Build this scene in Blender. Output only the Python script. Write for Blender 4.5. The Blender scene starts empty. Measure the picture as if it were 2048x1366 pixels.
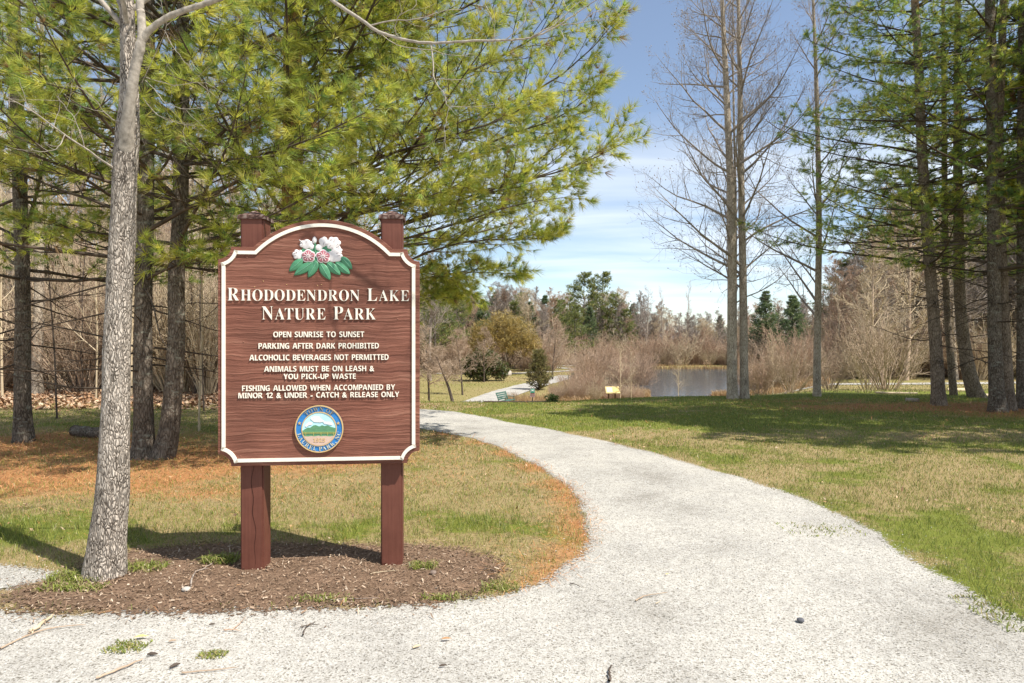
import bpy, bmesh, math, random
import numpy as np
from mathutils import Vector
R_ = math.radians
rng = np.random.default_rng(7)
SC = bpy.context.scene
COL = SC.collection

# ------------------------------------------------------------------ camera, sky, sun, exposure
FPX, CX, CY, CH = 1300.0, 1024.0, 683.0, 1.42      # focal length in photo pixels, principal point, eye height
cam = bpy.data.cameras.new('camera'); camo = bpy.data.objects.new('camera', cam); COL.objects.link(camo)
camo.location = (0, 0, CH); camo.rotation_euler = (R_(90), 0, 0)
cam.sensor_width = 36; cam.lens = FPX / 2048 * 36; cam.clip_start = .05; cam.clip_end = 6000
SC.camera = camo

SUN = Vector((.58, -.36, 1.0)).normalized()          # towards the sun
SUN_EL = math.asin(SUN.z)
SUN_ROT = math.atan2(SUN.x, SUN.y)
world = bpy.data.worlds.new('World'); SC.world = world; world.use_nodes = True
def setup_world():
    nt = world.node_tree; nt.nodes.clear()
    N = nt.nodes.new; L = nt.links.new
    out = N('ShaderNodeOutputWorld'); bg = N('ShaderNodeBackground'); bg.inputs['Strength'].default_value = .115
    sky = N('ShaderNodeTexSky'); sky.sky_type = 'NISHITA'; sky.sun_disc = False
    sky.sun_elevation = SUN_EL; sky.sun_rotation = SUN_ROT; sky.altitude = 700; sky.air_density = 1.0; sky.dust_density = .3; sky.ozone_density = 1.1
    tc = N('ShaderNodeTexCoord'); sep = N('ShaderNodeSeparateXYZ'); L(tc.outputs['Generated'], sep.inputs[0])
    # project the direction on a high flat layer, so the thin clouds stretch out towards the horizon
    zz = N('ShaderNodeMath'); zz.operation = 'ADD'; zz.inputs[1].default_value = .10; L(sep.outputs['Z'], zz.inputs[0])
    zm = N('ShaderNodeMath'); zm.operation = 'MAXIMUM'; zm.inputs[1].default_value = .03; L(zz.outputs[0], zm.inputs[0])
    dx = N('ShaderNodeMath'); dx.operation = 'DIVIDE'; L(sep.outputs['X'], dx.inputs[0]); L(zm.outputs[0], dx.inputs[1])
    dy = N('ShaderNodeMath'); dy.operation = 'DIVIDE'; L(sep.outputs['Y'], dy.inputs[0]); L(zm.outputs[0], dy.inputs[1])
    cmb = N('ShaderNodeCombineXYZ'); L(dx.outputs[0], cmb.inputs[0]); L(dy.outputs[0], cmb.inputs[1])
    mp = N('ShaderNodeMapping'); mp.inputs['Scale'].default_value = (.5, 1.3, 1); mp.inputs['Rotation'].default_value = (0, 0, R_(10)); mp.inputs['Location'].default_value = (3.1, 1.7, 0)
    L(cmb.outputs[0], mp.inputs[0])
    n1 = N('ShaderNodeTexNoise'); n1.inputs['Scale'].default_value = .9; n1.inputs['Detail'].default_value = 7; n1.inputs['Roughness'].default_value = .48; n1.inputs['Distortion'].default_value = .5
    L(mp.outputs[0], n1.inputs[0])
    cr = N('ShaderNodeValToRGB'); cr.color_ramp.elements[0].position = .42; cr.color_ramp.elements[1].position = .70
    cr.color_ramp.elements[0].color = (.10, .10, .10, 1); cr.color_ramp.elements[1].color = (1, 1, 1, 1)
    L(n1.outputs[0], cr.inputs[0])
    fm = N('ShaderNodeMath'); fm.operation = 'MULTIPLY'; fm.inputs[1].default_value = .74; L(cr.outputs[0], fm.inputs[0])
    mix = N('ShaderNodeMix'); mix.data_type = 'RGBA'
    L(fm.outputs[0], mix.inputs['Factor']); L(sky.outputs[0], mix.inputs[6]); mix.inputs[7].default_value = (7.4, 7.7, 8.0, 1)
    L(mix.outputs[2], bg.inputs['Color']); L(bg.outputs[0], out.inputs[0])
setup_world()
sl = bpy.data.lights.new('sun', 'SUN'); sl.energy = 5.0; sl.angle = R_(.53); sl.color = (1, .955, .88)
so = bpy.data.objects.new('sun', sl); COL.objects.link(so)
so.rotation_euler = (-SUN).to_track_quat('-Z', 'Y').to_euler(); so.location = (20, -14, 33)
SC.view_settings.view_transform = 'Standard'; SC.view_settings.look = 'None'
SC.view_settings.exposure = .58; SC.view_settings.gamma = 1
SC.cycles.max_bounces = 6; SC.cycles.diffuse_bounces = 3; SC.cycles.transparent_max_bounces = 8
SC.cycles.caustics_reflective = False; SC.cycles.caustics_refractive = False

# ------------------------------------------------------------------ helpers
def tag(o, label=None, cat=None, group=None, kind=None):
    if label: o['label'] = label
    if cat: o['category'] = cat
    if group: o['group'] = group
    if kind: o['kind'] = kind
    return o
def empty(name, loc, rz=0, label=None, cat=None, group=None):
    o = bpy.data.objects.new(name, None); COL.objects.link(o)
    o.location = loc; o.rotation_euler = (0, 0, rz); o.empty_display_size = .1
    return tag(o, label, cat, group)
def mesh_obj(name, V, faces, mats, parent=None, col=None, mi=None, smooth=True):
    """faces: list of int arrays (n,k)"""
    me = bpy.data.meshes.new(name)
    V = np.ascontiguousarray(V, dtype=np.float32)
    faces = [np.asarray(f, dtype=np.int32) for f in faces if len(f)]
    me.vertices.add(len(V)); me.vertices.foreach_set('co', V.ravel())
    loops = np.concatenate([f.ravel() for f in faces]); cnt = np.concatenate([np.full(len(f), f.shape[1], np.int32) for f in faces])
    me.loops.add(len(loops)); me.loops.foreach_set('vertex_index', loops)
    me.polygons.add(len(cnt))
    me.polygons.foreach_set('loop_start', np.concatenate([[0], np.cumsum(cnt)[:-1]]).astype(np.int32))
    if mi is not None: me.polygons.foreach_set('material_index', np.asarray(mi, np.int32))
    me.polygons.foreach_set('use_smooth', np.full(len(cnt), smooth, dtype=bool))
    me.update(calc_edges=True)
    if col is not None:
        a = me.color_attributes.new('Col', 'FLOAT_COLOR', 'POINT')
        c = np.ones((len(V), 4), np.float32); c[:, :col.shape[1]] = col
        a.data.foreach_set('color', c.ravel())
    for m in (mats if isinstance(mats, (list, tuple)) else [mats]): me.materials.append(m)
    o = bpy.data.objects.new(name, me); COL.objects.link(o)
    if parent is not None: o.parent = parent
    return o
class Geo:
    def __init__(s): s.V = []; s.F = []; s.C = []; s.M = []; s.n = 0
    def add(s, V, F, col=(1, 1, 1), mi=0):
        V = np.asarray(V, float).reshape(-1, 3)
        s.V.append(V); c = np.asarray(col, float)
        s.C.append(np.broadcast_to(c, (len(V), 3)) if c.ndim == 1 else c)
        for f in (F if isinstance(F, list) else [F]):
            if len(f):
                s.F.append(np.asarray(f) + s.n); s.M.append(np.full(len(f), mi))
        s.n += len(V); return s
    def build(s, name, mats, parent=None, smooth=True):
        return mesh_obj(name, np.concatenate(s.V), s.F, mats, parent, np.concatenate(s.C), np.concatenate(s.M), smooth)
def nrm(v): return v / np.maximum(np.linalg.norm(v, axis=-1, keepdims=True), 1e-9)
def tubes(P, R, s):
    """P (B,n,3) R (B,n) -> vertices, quads"""
    P = np.asarray(P, float); R = np.asarray(R, float)
    if P.ndim == 2: P = P[None]; R = R[None]
    B, n, _ = P.shape
    T = nrm(np.gradient(P, axis=1))
    m = nrm(T.mean(1))
    ref = np.where(np.abs(m[:, 2:3]) > .75, np.array([[1., 0, 0]]), np.array([[0., 0, 1]]))[:, None, :]
    Nn = nrm(np.cross(T, np.broadcast_to(ref, T.shape))); Bb = np.cross(T, Nn)
    a = np.arange(s) / s * 2 * math.pi
    V = P[:, :, None, :] + R[:, :, None, None] * (np.cos(a)[None, None, :, None] * Nn[:, :, None, :] + np.sin(a)[None, None, :, None] * Bb[:, :, None, :])
    i = np.arange(n - 1)[:, None]; j = np.arange(s)[None, :]; j2 = (j + 1) % s
    q = np.stack(np.broadcast_arrays(i * s + j, i * s + j2, (i + 1) * s + j2, (i + 1) * s + j), -1).reshape(-1, 4)
    F = (q[None] + (np.arange(B) * n * s)[:, None, None]).reshape(-1, 4)
    return V.reshape(-1, 3), F
def resample(pts, n):
    """smooth (Catmull-Rom) resample of a polyline with extra columns"""
    pts = np.asarray(pts, float); m = len(pts)
    t = np.linspace(0, m - 1, n); i = np.clip(t.astype(int), 0, m - 2); f = (t - i)[:, None]
    p0 = pts[np.maximum(i - 1, 0)]; p1 = pts[i]; p2 = pts[i + 1]; p3 = pts[np.minimum(i + 2, m - 1)]
    return .5 * ((2 * p1) + (-p0 + p2) * f + (2 * p0 - 5 * p1 + 4 * p2 - p3) * f**2 + (-p0 + 3 * p1 - 3 * p2 + p3) * f**3)
def hash2(ix, iy, s):
    h = (ix.astype(np.int64) * 374761393 + iy.astype(np.int64) * 668265263 + s * 1274126177) & 0x7fffffff
    h = ((h ^ (h >> 13)) * 1274126177) & 0x7fffffff
    return ((h ^ (h >> 16)) & 0xffff) / 65535.0
def vnoise(x, y, s=0):
    x = np.asarray(x, float); y = np.asarray(y, float)
    ix = np.floor(x); iy = np.floor(y); fx = x - ix; fy = y - iy; fx = fx * fx * (3 - 2 * fx); fy = fy * fy * (3 - 2 * fy)
    a = hash2(ix, iy, s); b = hash2(ix + 1, iy, s); c = hash2(ix, iy + 1, s); d = hash2(ix + 1, iy + 1, s)
    return a + (b - a) * fx + (c - a) * fy + (a - b - c + d) * fx * fy
def fnoise(x, y, s=0, o=4):
    v = 0; w = .5; t = 0
    for k in range(o): v = v + w * vnoise(x * 2**k, y * 2**k, s + k); t += w; w *= .5
    return v / t
def sstep(a, b, x):
    t = np.clip((np.asarray(x, float) - a) / (b - a), 0, 1); return t * t * (3 - 2 * t)
def inpoly(x, y, poly):
    poly = np.asarray(poly); x = np.asarray(x, float); y = np.asarray(y, float)
    r = np.zeros(x.shape, bool); n = len(poly)
    for i in range(n):
        x1, y1 = poly[i]; x2, y2 = poly[(i + 1) % n]
        if y1 == y2: continue
        c = ((y1 > y) != (y2 > y)) & (x < (x2 - x1) * (y - y1) / (y2 - y1) + x1); r ^= c
    return r
def sdist(x, y, poly):
    """signed distance, positive inside"""
    x = np.asarray(x, float); y = np.asarray(y, float); d = np.full(x.shape, 1e9); n = len(poly)
    for i in range(n):
        a = np.asarray(poly[i], float); b = np.asarray(poly[(i + 1) % n], float); e = b - a; l = max((e**2).sum(), 1e-9)
        t = np.clip(((x - a[0]) * e[0] + (y - a[1]) * e[1]) / l, 0, 1)
        d = np.minimum(d, (x - a[0] - t * e[0])**2 + (y - a[1] - t * e[1])**2)
    d = np.sqrt(d); return np.where(inpoly(x, y, poly), d, -d)

# ------------------------------------------------------------------ terrain
LAKE = [(7.5, 50), (9, 46.5), (13, 45), (18, 47), (24, 54), (34, 66), (46, 80), (60, 95), (62, 103), (45, 104.5), (30, 103), (20, 101.5), (13.5, 97), (10, 84), (8, 66)]
LAKE_Z = -2.86
def zf(x, y):
    x = np.asarray(x, float); y = np.asarray(y, float)
    q = x / np.maximum(y, 6)
    s0 = 12.0 + 2.8 * sstep(.02, .30, q); s = sstep(0, 1, (y - s0) / (41 - s0))
    dep = 2.45 - 1.05 * sstep(.34, .50, q)
    dep = dep * (1 - sstep(-.16, -.38, q))
    z = -dep * s
    z = z + .035 * np.maximum(y - 18, 0) * sstep(-.2, -.45, q)                      # wooded rise on the left
    z = z + 1.2 * sstep(112, 160, y) + 4 * sstep(170, 420, y)
    z = z + .05 * (fnoise(x * .35 + 9, y * .35, 3, 3) - .5) * sstep(5, 10, y)
    return z
def zl(x, y):
    d = sdist(x, y, LAKE); return zf(x, y) - sstep(-.6, 2.5, d) * 1.3
def G(px, py):
    """point of the flat near ground that a photo pixel shows"""
    d = FPX * CH / (py - CY); return ((px - CX) / FPX * d, d)
def at(px, py, d):
    return np.array([(px - CX) / FPX * d, d, CH - (py - CY) / FPX * d])
def gx(px, d): return (px - CX) / FPX * d
def onz(x, y): return (float(x), float(y), float(zf(x, y)))

# ------------------------------------------------------------------ materials
def mat(name):
    m = bpy.data.materials.new(name); m.use_nodes = True; nt = m.node_tree
    b = nt.nodes['Principled BSDF']
    return m, nt, nt.nodes.new, nt.links.new, b
def ramp(N, stops):
    r = N('ShaderNodeValToRGB'); e = r.color_ramp.elements
    while len(e) < len(stops): e.new(.5)
    for k, (p, c) in enumerate(stops): e[k].position = p; e[k].color = (*c, 1)
    return r
def coords(N, L, scale=(1, 1, 1), which='Object'):
    tc = N('ShaderNodeTexCoord'); mp = N('ShaderNodeMapping'); mp.inputs['Scale'].default_value = scale; L(tc.outputs[which], mp.inputs[0]); return mp.outputs[0]
def noise(N, L, vec, scale, detail=4, rough=.6, dist=0):
    n = N('ShaderNodeTexNoise'); n.inputs['Scale'].default_value = scale; n.inputs['Detail'].default_value = detail
    n.inputs['Roughness'].default_value = rough; n.inputs['Distortion'].default_value = dist
    if vec is not None: L(vec, n.inputs['Vector'])
    return n.outputs[0]
def mixc(N, L, f, a, b, mode='MIX'):
    m = N('ShaderNodeMix'); m.data_type = 'RGBA'; m.blend_type = mode
    for s, v in ((m.inputs['Factor'], f), (m.inputs[6], a), (m.inputs[7], b)):
        if isinstance(v, (int, float)): s.default_value = v
        elif isinstance(v, tuple): s.default_value = (*v, 1)
        else: L(v, s)
    return m.outputs[2]
def mth(N, L, op, a, b=0.0):
    m = N('ShaderNodeMath'); m.operation = op
    for s, v in ((m.inputs[0], a), (m.inputs[1], b)):
        if isinstance(v, (int, float)): s.default_value = v
        else: L(v, s)
    return m.outputs[0]
def bump(N, L, b, h, strength=.5, dist=.01):
    n = N('ShaderNodeBump'); n.inputs['Strength'].default_value = strength; n.inputs['Distance'].default_value = dist
    L(h, n.inputs['Height']); L(n.outputs[0], b.inputs['Normal'])
def vcol(N): a = N('ShaderNodeAttribute'); a.attribute_name = 'Col'; return a.outputs['Color']
def rough(b, r, spec=.3): b.inputs['Roughness'].default_value = r; b.inputs['Specular IOR Level'].default_value = spec

def m_foliage(name, tint=(1, 1, 1), transl=.35):
    m, nt, N, L, b = mat(name)
    c = mixc(N, L, 1.0, vcol(N), tint, 'MULTIPLY')
    nt.nodes.remove(b); out = nt.nodes['Material Output']
    d = N('ShaderNodeBsdfDiffuse'); t = N('ShaderNodeBsdfTranslucent'); mx = N('ShaderNodeMixShader'); mx.inputs[0].default_value = transl
    L(c, d.inputs[0]); L(c, t.inputs[0]); L(d.outputs[0], mx.inputs[1]); L(t.outputs[0], mx.inputs[2])
    g = N('ShaderNodeBsdfGlossy'); g.inputs['Roughness'].default_value = .45; m2 = N('ShaderNodeMixShader'); m2.inputs[0].default_value = .035
    L(mx.outputs[0], m2.inputs[1]); L(g.outputs[0], m2.inputs[2]); L(m2.outputs[0], out.inputs[0]); return m
def m_vcol(name, r=.85):
    m, nt, N, L, b = mat(name); L(vcol(N), b.inputs['Base Color']); rough(b, r, .15); return m
def m_twig(name, c1, c2, scale=6):
    m, nt, N, L, b = mat(name)
    n = noise(N, L, coords(N, L), scale, 3)
    r = ramp(N, [(.3, c1), (.7, c2)]); L(n, r.inputs[0]); L(r.outputs[0], b.inputs['Base Color']); rough(b, .85, .15); return m
def m_bark(name, dark, mid, light, scale=26, zs=.4, strength=.9, dist=.02, lichen=None, crack=.10):
    m, nt, N, L, b = mat(name)
    v0 = coords(N, L, (1, 1, zs))
    nz = noise(N, L, v0, scale * .5, 4)
    add = N('ShaderNodeVectorMath'); add.operation = 'MULTIPLY_ADD'; add.inputs[1].default_value = (.05,) * 3
    nc = N('ShaderNodeTexNoise'); nc.inputs['Scale'].default_value = scale * .35; L(v0, nc.inputs[0]); L(nc.outputs['Color'], add.inputs[0]); L(v0, add.inputs[2])
    vo = N('ShaderNodeTexVoronoi'); vo.feature = 'DISTANCE_TO_EDGE'; vo.inputs['Scale'].default_value = scale; L(add.outputs[0], vo.inputs['Vector'])
    fine = noise(N, L, coords(N, L, (1, 1, .6)), scale * 4, 5, .7)
    h = mth(N, L, 'MINIMUM', vo.outputs['Distance'], .28)
    h2 = mth(N, L, 'ADD', mth(N, L, 'MULTIPLY', h, 3.0), mth(N, L, 'MULTIPLY', fine, .35))
    r = ramp(N, [(0, dark), (crack, tuple(.5 * a + .5 * c for a, c in zip(dark, mid))), (crack + .14, mid), (.95, light)])
    hh = mth(N, L, 'ADD', mth(N, L, 'MULTIPLY', vo.outputs['Distance'], 2.0), mth(N, L, 'MULTIPLY', mth(N, L, 'SUBTRACT', nz, .5), .9))
    L(hh, r.inputs[0]); c = r.outputs[0]
    big = noise(N, L, coords(N, L), 3.0, 3)
    rb = ramp(N, [(.3, (.72, .70, .68)), (.7, (1.12, 1.1, 1.08))]); L(big, rb.inputs[0]); c = mixc(N, L, 1.0, c, rb.outputs[0], 'MULTIPLY')
    if lichen:
        ln = noise(N, L, coords(N, L, (1, 1, 2.2)), 7, 6, .7); rl = ramp(N, [(.55, (0, 0, 0)), (.66, (1, 1, 1))]); L(ln, rl.inputs[0])
        c = mixc(N, L, mth(N, L, 'MULTIPLY', rl.outputs[0], .75), c, lichen)
    L(c, b.inputs['Base Color']); rough(b, .9, .12); bump(N, L, b, h2, strength, dist); return m
def m_plain(name, c, r=.6, spec=.3, var=.0, scale=30, bmp=0):
    m, nt, N, L, b = mat(name)
    n = noise(N, L, coords(N, L), scale, 5)
    r_ = ramp(N, [(.25, tuple(x * (1 - var) for x in c)), (.75, tuple(min(1, x * (1 + var)) for x in c))]); L(n, r_.inputs[0])
    L(r_.outputs[0], b.inputs['Base Color']); rough(b, r, spec)
    if bmp: bump(N, L, b, n, bmp, .004)
    return m
M_NEEDLE = m_foliage('pine_needles', transl=.5)
M_GRASS = m_foliage('grass_blades', transl=.3)
M_LEAF = m_vcol('dead_leaves')
M_STONE = m_vcol('gravel_stones', .9)
M_BARK_GREY = m_bark('ridged_grey_bark', (.11, .092, .075), (.46, .40, .335), (.66, .595, .51), scale=76, zs=.30, strength=.9, dist=.014, crack=.07)
M_BARK_SMOOTH = m_plain('smooth_pale_bark', (.36, .315, .26), .85, .12, .48, 30, .8)
M_BARK_PINE = m_bark('dark_pine_bark', (.07, .055, .043), (.155, .127, .10), (.26, .225, .185), scale=42, zs=.32, strength=.7, dist=.012, lichen=(.30, .30, .24))
M_BARK_BROWN = m_bark('brown_pine_bark', (.12, .09, .068), (.25, .20, .15), (.38, .31, .245), scale=40, zs=.3, strength=.7, dist=.012)
M_BARK_ORANGE = m_bark('orange_pine_bark', (.12, .05, .025), (.38, .17, .075), (.5, .27, .13), scale=18, zs=.3, strength=.6, dist=.015)
M_BARK_TULIP = m_bark('pale_ridged_bark', (.25, .205, .155), (.47, .40, .315), (.62, .545, .44), scale=34, zs=.3, strength=.7, dist=.012)
M_TWIG_PINE = m_twig('pine_branch_bark', (.05, .038, .028), (.13, .10, .075))
M_TWIG_GREY = m_twig('grey_twigs', (.24, .195, .16), (.42, .355, .295))
M_TWIG_BROWN = m_twig('brown_twigs', (.32, .235, .165), (.52, .39, .28))
M_TWIG_RED = m_twig('reddish_twigs', (.33, .225, .155), (.53, .37, .26))
M_TWIG_TAN = m_twig('tan_twigs', (.42, .33, .21), (.64, .52, .36))
M_TWIG_DARK = m_twig('dark_twigs', (.06, .045, .035), (.13, .10, .08))

# ------------------------------------------------------------------ ground, paths, lake
PATH_IN = [G(*p) for p in [(842, 858), (900, 867), (960, 883), (1020, 905), (1080, 934), (1130, 966), (1160, 1000), (1178, 1040), (1180, 1075), (1165, 1110), (1130, 1143), (1075, 1172), (1000, 1197), (900, 1209), (700, 1214), (500, 1215), (300, 1218), (150, 1228), (40, 1222), (-60, 1200)]]
PATH_OUT = [G(*p) for p in [(842, 815), (900, 822), (980, 838), (1080, 857), (1200, 880), (1300, 905), (1420, 938), (1560, 980), (1660, 1020), (1760, 1070), (1850, 1130), (1950, 1190), (2048, 1245), (2330, 1420)]]
PATH = ([(-4.6, 18.2), (-3.6, 14.6)] + PATH_OUT + [(2.6, 1.0), (2.6, -4), (-9, -4), (-9, 3.35), (-5, 3.45)] + PATH_IN[::-1] + [(-2.6, 11.3), (-4.6, 13.0), (-6.3, 16), (-6.6, 18.2)])
SPUR = [(-9, 3.3), (-9, 4.6), (-5, 4.3), (-3.3, 4.12), G(120, 1146), G(150, 1152), G(120, 1160), G(60, 1172), G(0, 1185), (-5, 3.4)]
MULCH = [G(*p) for p in [(-10, 1212), (10, 1188), (40, 1172), (120, 1158), (172, 1128), (260, 1106), (380, 1094), (480, 1088), (700, 1090), (860, 1090), (930, 1098), (980, 1118), (1000, 1140), (985, 1166), (940, 1188), (860, 1206), (700, 1219), (500, 1222), (300, 1228), (150, 1230), (40, 1228)]]
STRAW = [(-6.4, 8.6, 2.6, 1.7, 1.0), (-3.6, 8.0, 2.4, 1.4, 1.0), (-5, 6.8, 2.6, 1.1, .9), (-3.4, 6.3, 2.0, .7, .55), (-1.3, 6.9, .8, .9, .35), (9.5, 14.0, 3.8, 1.1, 1.0), (11, 13, 3, 1.5, 1.0), (7, 15.6, 2, .6, .5), (-2.7, 9.4, 2.5, .9, .5)]
def straw_w(x, y):
    x = np.asarray(x, float); y = np.asarray(y, float); w = np.zeros(x.shape)
    for (a, b, sx, sy, k) in STRAW: w = np.maximum(w, k * np.exp(-(((x - a) / sx)**2 + ((y - b) / sy)**2)))
    # a strip of blown needles along the inner edge of the path
    d = np.full(x.shape, 1e9)
    for i in range(1, 11):
        ax, ay = PATH_IN[i]; d = np.minimum(d, np.hypot(x - ax, (y - ay) * .8))
    w = np.maximum(w, (.55 + .6 * (fnoise(x * 3, y * 3, 13) - .3)) * np.exp(-(d / .36)**2))
    return np.clip(w * (.55 + .9 * fnoise(x * 1.7, y * 1.7, 11)), 0, 1)
def litter_w(x, y):
    q = np.asarray(x) / np.maximum(y, 3)
    return sstep(13.5, 16.5, np.asarray(y) + 2 * (fnoise(np.asarray(x) * .4, np.asarray(y) * .4, 5) - .5)) * sstep(-.12, -.28, q)
def green_w(x, y):
    """how green (1) rather than dormant and straw coloured (0) the turf is"""
    x = np.asarray(x, float); y = np.asarray(y, float)
    g = fnoise(x * .8 + 4, y * .8, 21) * .75 + .75 * (fnoise(x * 2.6, y * 2.6, 27) - .5)
    g = g + .30 * np.exp(-((y - 4.9) / .5)**2) * (x < 1)                  # lush strip behind the mulch
    g = g + .33 * sstep(9.5, 12, y) * sstep(-.2, .0, x / np.maximum(y, 3)) # greener turf by the crest
    g = g + .10 * sstep(.1, .25, x / np.maximum(y, 3))
    dd = np.full(x.shape, 1e9)
    for (ax, ay) in PATH_OUT: dd = np.minimum(dd, np.hypot(x - ax, y - ay))
    g = g + .08 * np.exp(-(dd / .45)**2)
    g = g + .2 * np.exp(-((x + 4.5) / 4)**2 - ((y - 11.5) / 1.6)**2)
    return np.clip((g - .26) * 1.55, 0, 1)

def build_ground():
    m, nt, N, L, b = mat('turf_and_leaf_litter')
    a = N('ShaderNodeAttribute'); a.attribute_name = 'Col'
    sp = N('ShaderNodeSeparateColor'); L(a.outputs['Color'], sp.inputs[0])     # R straw, G green, B leaf litter
    v = coords(N, L)
    n1 = noise(N, L, v, 9, 6, .7); n2 = noise(N, L, v, 70, 4, .7); n3 = noise(N, L, v, 1.3, 4)
    dry = ramp(N, [(.25, (.17, .12, .055)), (.5, (.30, .225, .11)), (.75, (.42, .33, .18))]); L(n2, dry.inputs[0])
    grn = ramp(N, [(.25, (.07, .085, .018)), (.55, (.17, .19, .035)), (.8, (.27, .26, .065))]); L(n2, grn.inputs[0])
    stw = ramp(N, [(.25, (.18, .08, .035)), (.5, (.39, .185, .075)), (.75, (.50, .28, .13))]); L(n2, stw.inputs[0])
    lit = ramp(N, [(.25, (.10, .06, .035)), (.5, (.27, .165, .10)), (.78, (.42, .29, .19))]); L(n1, lit.inputs[0])
    gm = mth(N, L, 'ADD', sp.outputs[1], mth(N, L, 'MULTIPLY', mth(N, L, 'SUBTRACT', n1, .5), 1.3))
    rg = ramp(N, [(.35, (0, 0, 0)), (.65, (1, 1, 1))]); L(gm, rg.inputs[0])
    c = mixc(N, L, rg.outputs[0], dry.outputs[0], grn.outputs[0])
    sm = mth(N, L, 'ADD', sp.outputs[0], mth(N, L, 'MULTIPLY', mth(N, L, 'SUBTRACT', n1, .5), .9))
    rs = ramp(N, [(.3, (0, 0, 0)), (.62, (1, 1, 1))]); L(sm, rs.inputs[0])
    c = mixc(N, L, rs.outputs[0], c, stw.outputs[0]); c = mixc(N, L, sp.outputs[2], c, lit.outputs[0])
    L(c, b.inputs['Base Color']); rough(b, .95, .08)
    bump(N, L, b, mth(N, L, 'ADD', n2, n1), .6, .02)
    # fan-shaped sheet reaching the horizon
    r = np.concatenate([np.linspace(.4, 22, 190), np.geomspace(22.2, 150, 150), np.geomspace(155, 1500, 24)])
    th = np.radians(np.linspace(-88, 88, 260))
    Rr, T = np.meshgrid(r, th, indexing='ij'); X = Rr * np.sin(T); Y = -5 + Rr * np.cos(T) * 1.0
    Z = zl(X, Y); n, k = X.shape
    V = np.stack([X, Y, Z], -1).reshape(-1, 3)
    i, j = np.meshgrid(np.arange(n - 1), np.arange(k - 1), indexing='ij'); q = (i * k + j).ravel()
    F = np.stack([q, q + k, q + k + 1, q + 1], -1)
    far = sstep(30, 60, Y)
    col = np.stack([straw_w(X, Y) * (1 - far), np.where(Y > 30, .45 + .35 * (fnoise(X * .12, Y * .12, 31) - .5), green_w(X, Y)), np.maximum(litter_w(X, Y), sstep(104, 112, Y))], -1).reshape(-1, 3)
    o = mesh_obj('ground', V, [F], m, None, col); tag(o, kind='structure')
build_ground()

def sheet(name, poly, m, dz, step, margin, jag, kind='structure'):
    p = np.asarray(poly); x0, y0 = p.min(0) - margin; x1, y1 = p.max(0) + margin
    xs = np.arange(x0, x1 + step, step); ys = np.arange(y0, y1 + step, step)
    X, Y = np.meshgrid(xs, ys); X = X + (rng.random(X.shape) - .5) * step * .5; Y = Y + (rng.random(Y.shape) - .5) * step * .5
    d = sdist(X, Y, poly) + jag * (fnoise(X * 2.2, Y * 2.2, 41) - .5) * 2
    k = X.shape[1]; i, j = np.meshgrid(np.arange(X.shape[0] - 1), np.arange(k - 1), indexing='ij'); q = (i * k + j).ravel()
    F = np.stack([q, q + 1, q + k + 1, q + k], -1)
    keep = d.ravel()[F].max(1) > -margin; F = F[keep]
    u, inv = np.unique(F, return_inverse=True); F = inv.reshape(-1, 4)
    x = X.ravel()[u]; y = Y.ravel()[u]; dd = d.ravel()[u]
    z = zf(x, y) + dz
    col = np.stack([np.clip(.5 + dd * (1.3 if name == 'mulch_bed' else 2.0), 0, 1)] * 3, -1)
    o = mesh_obj(name, np.stack([x, y, z], -1), [F], m, None, col); tag(o, kind=kind); return o
def edge_alpha(nt, N, L, b, v, scale=26, width=.5):
    """ragged, crumbling border: the sheet breaks up in grains where its edge distance runs out"""
    a = vcol(N); e = noise(N, L, v, scale, 5, .75)
    s = mth(N, L, 'SUBTRACT', mth(N, L, 'ADD', a, mth(N, L, 'MULTIPLY', mth(N, L, 'SUBTRACT', e, .5), width * 1.6)), .5)
    L(mth(N, L, 'GREATER_THAN', s, 0.0), b.inputs['Alpha'])
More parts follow.
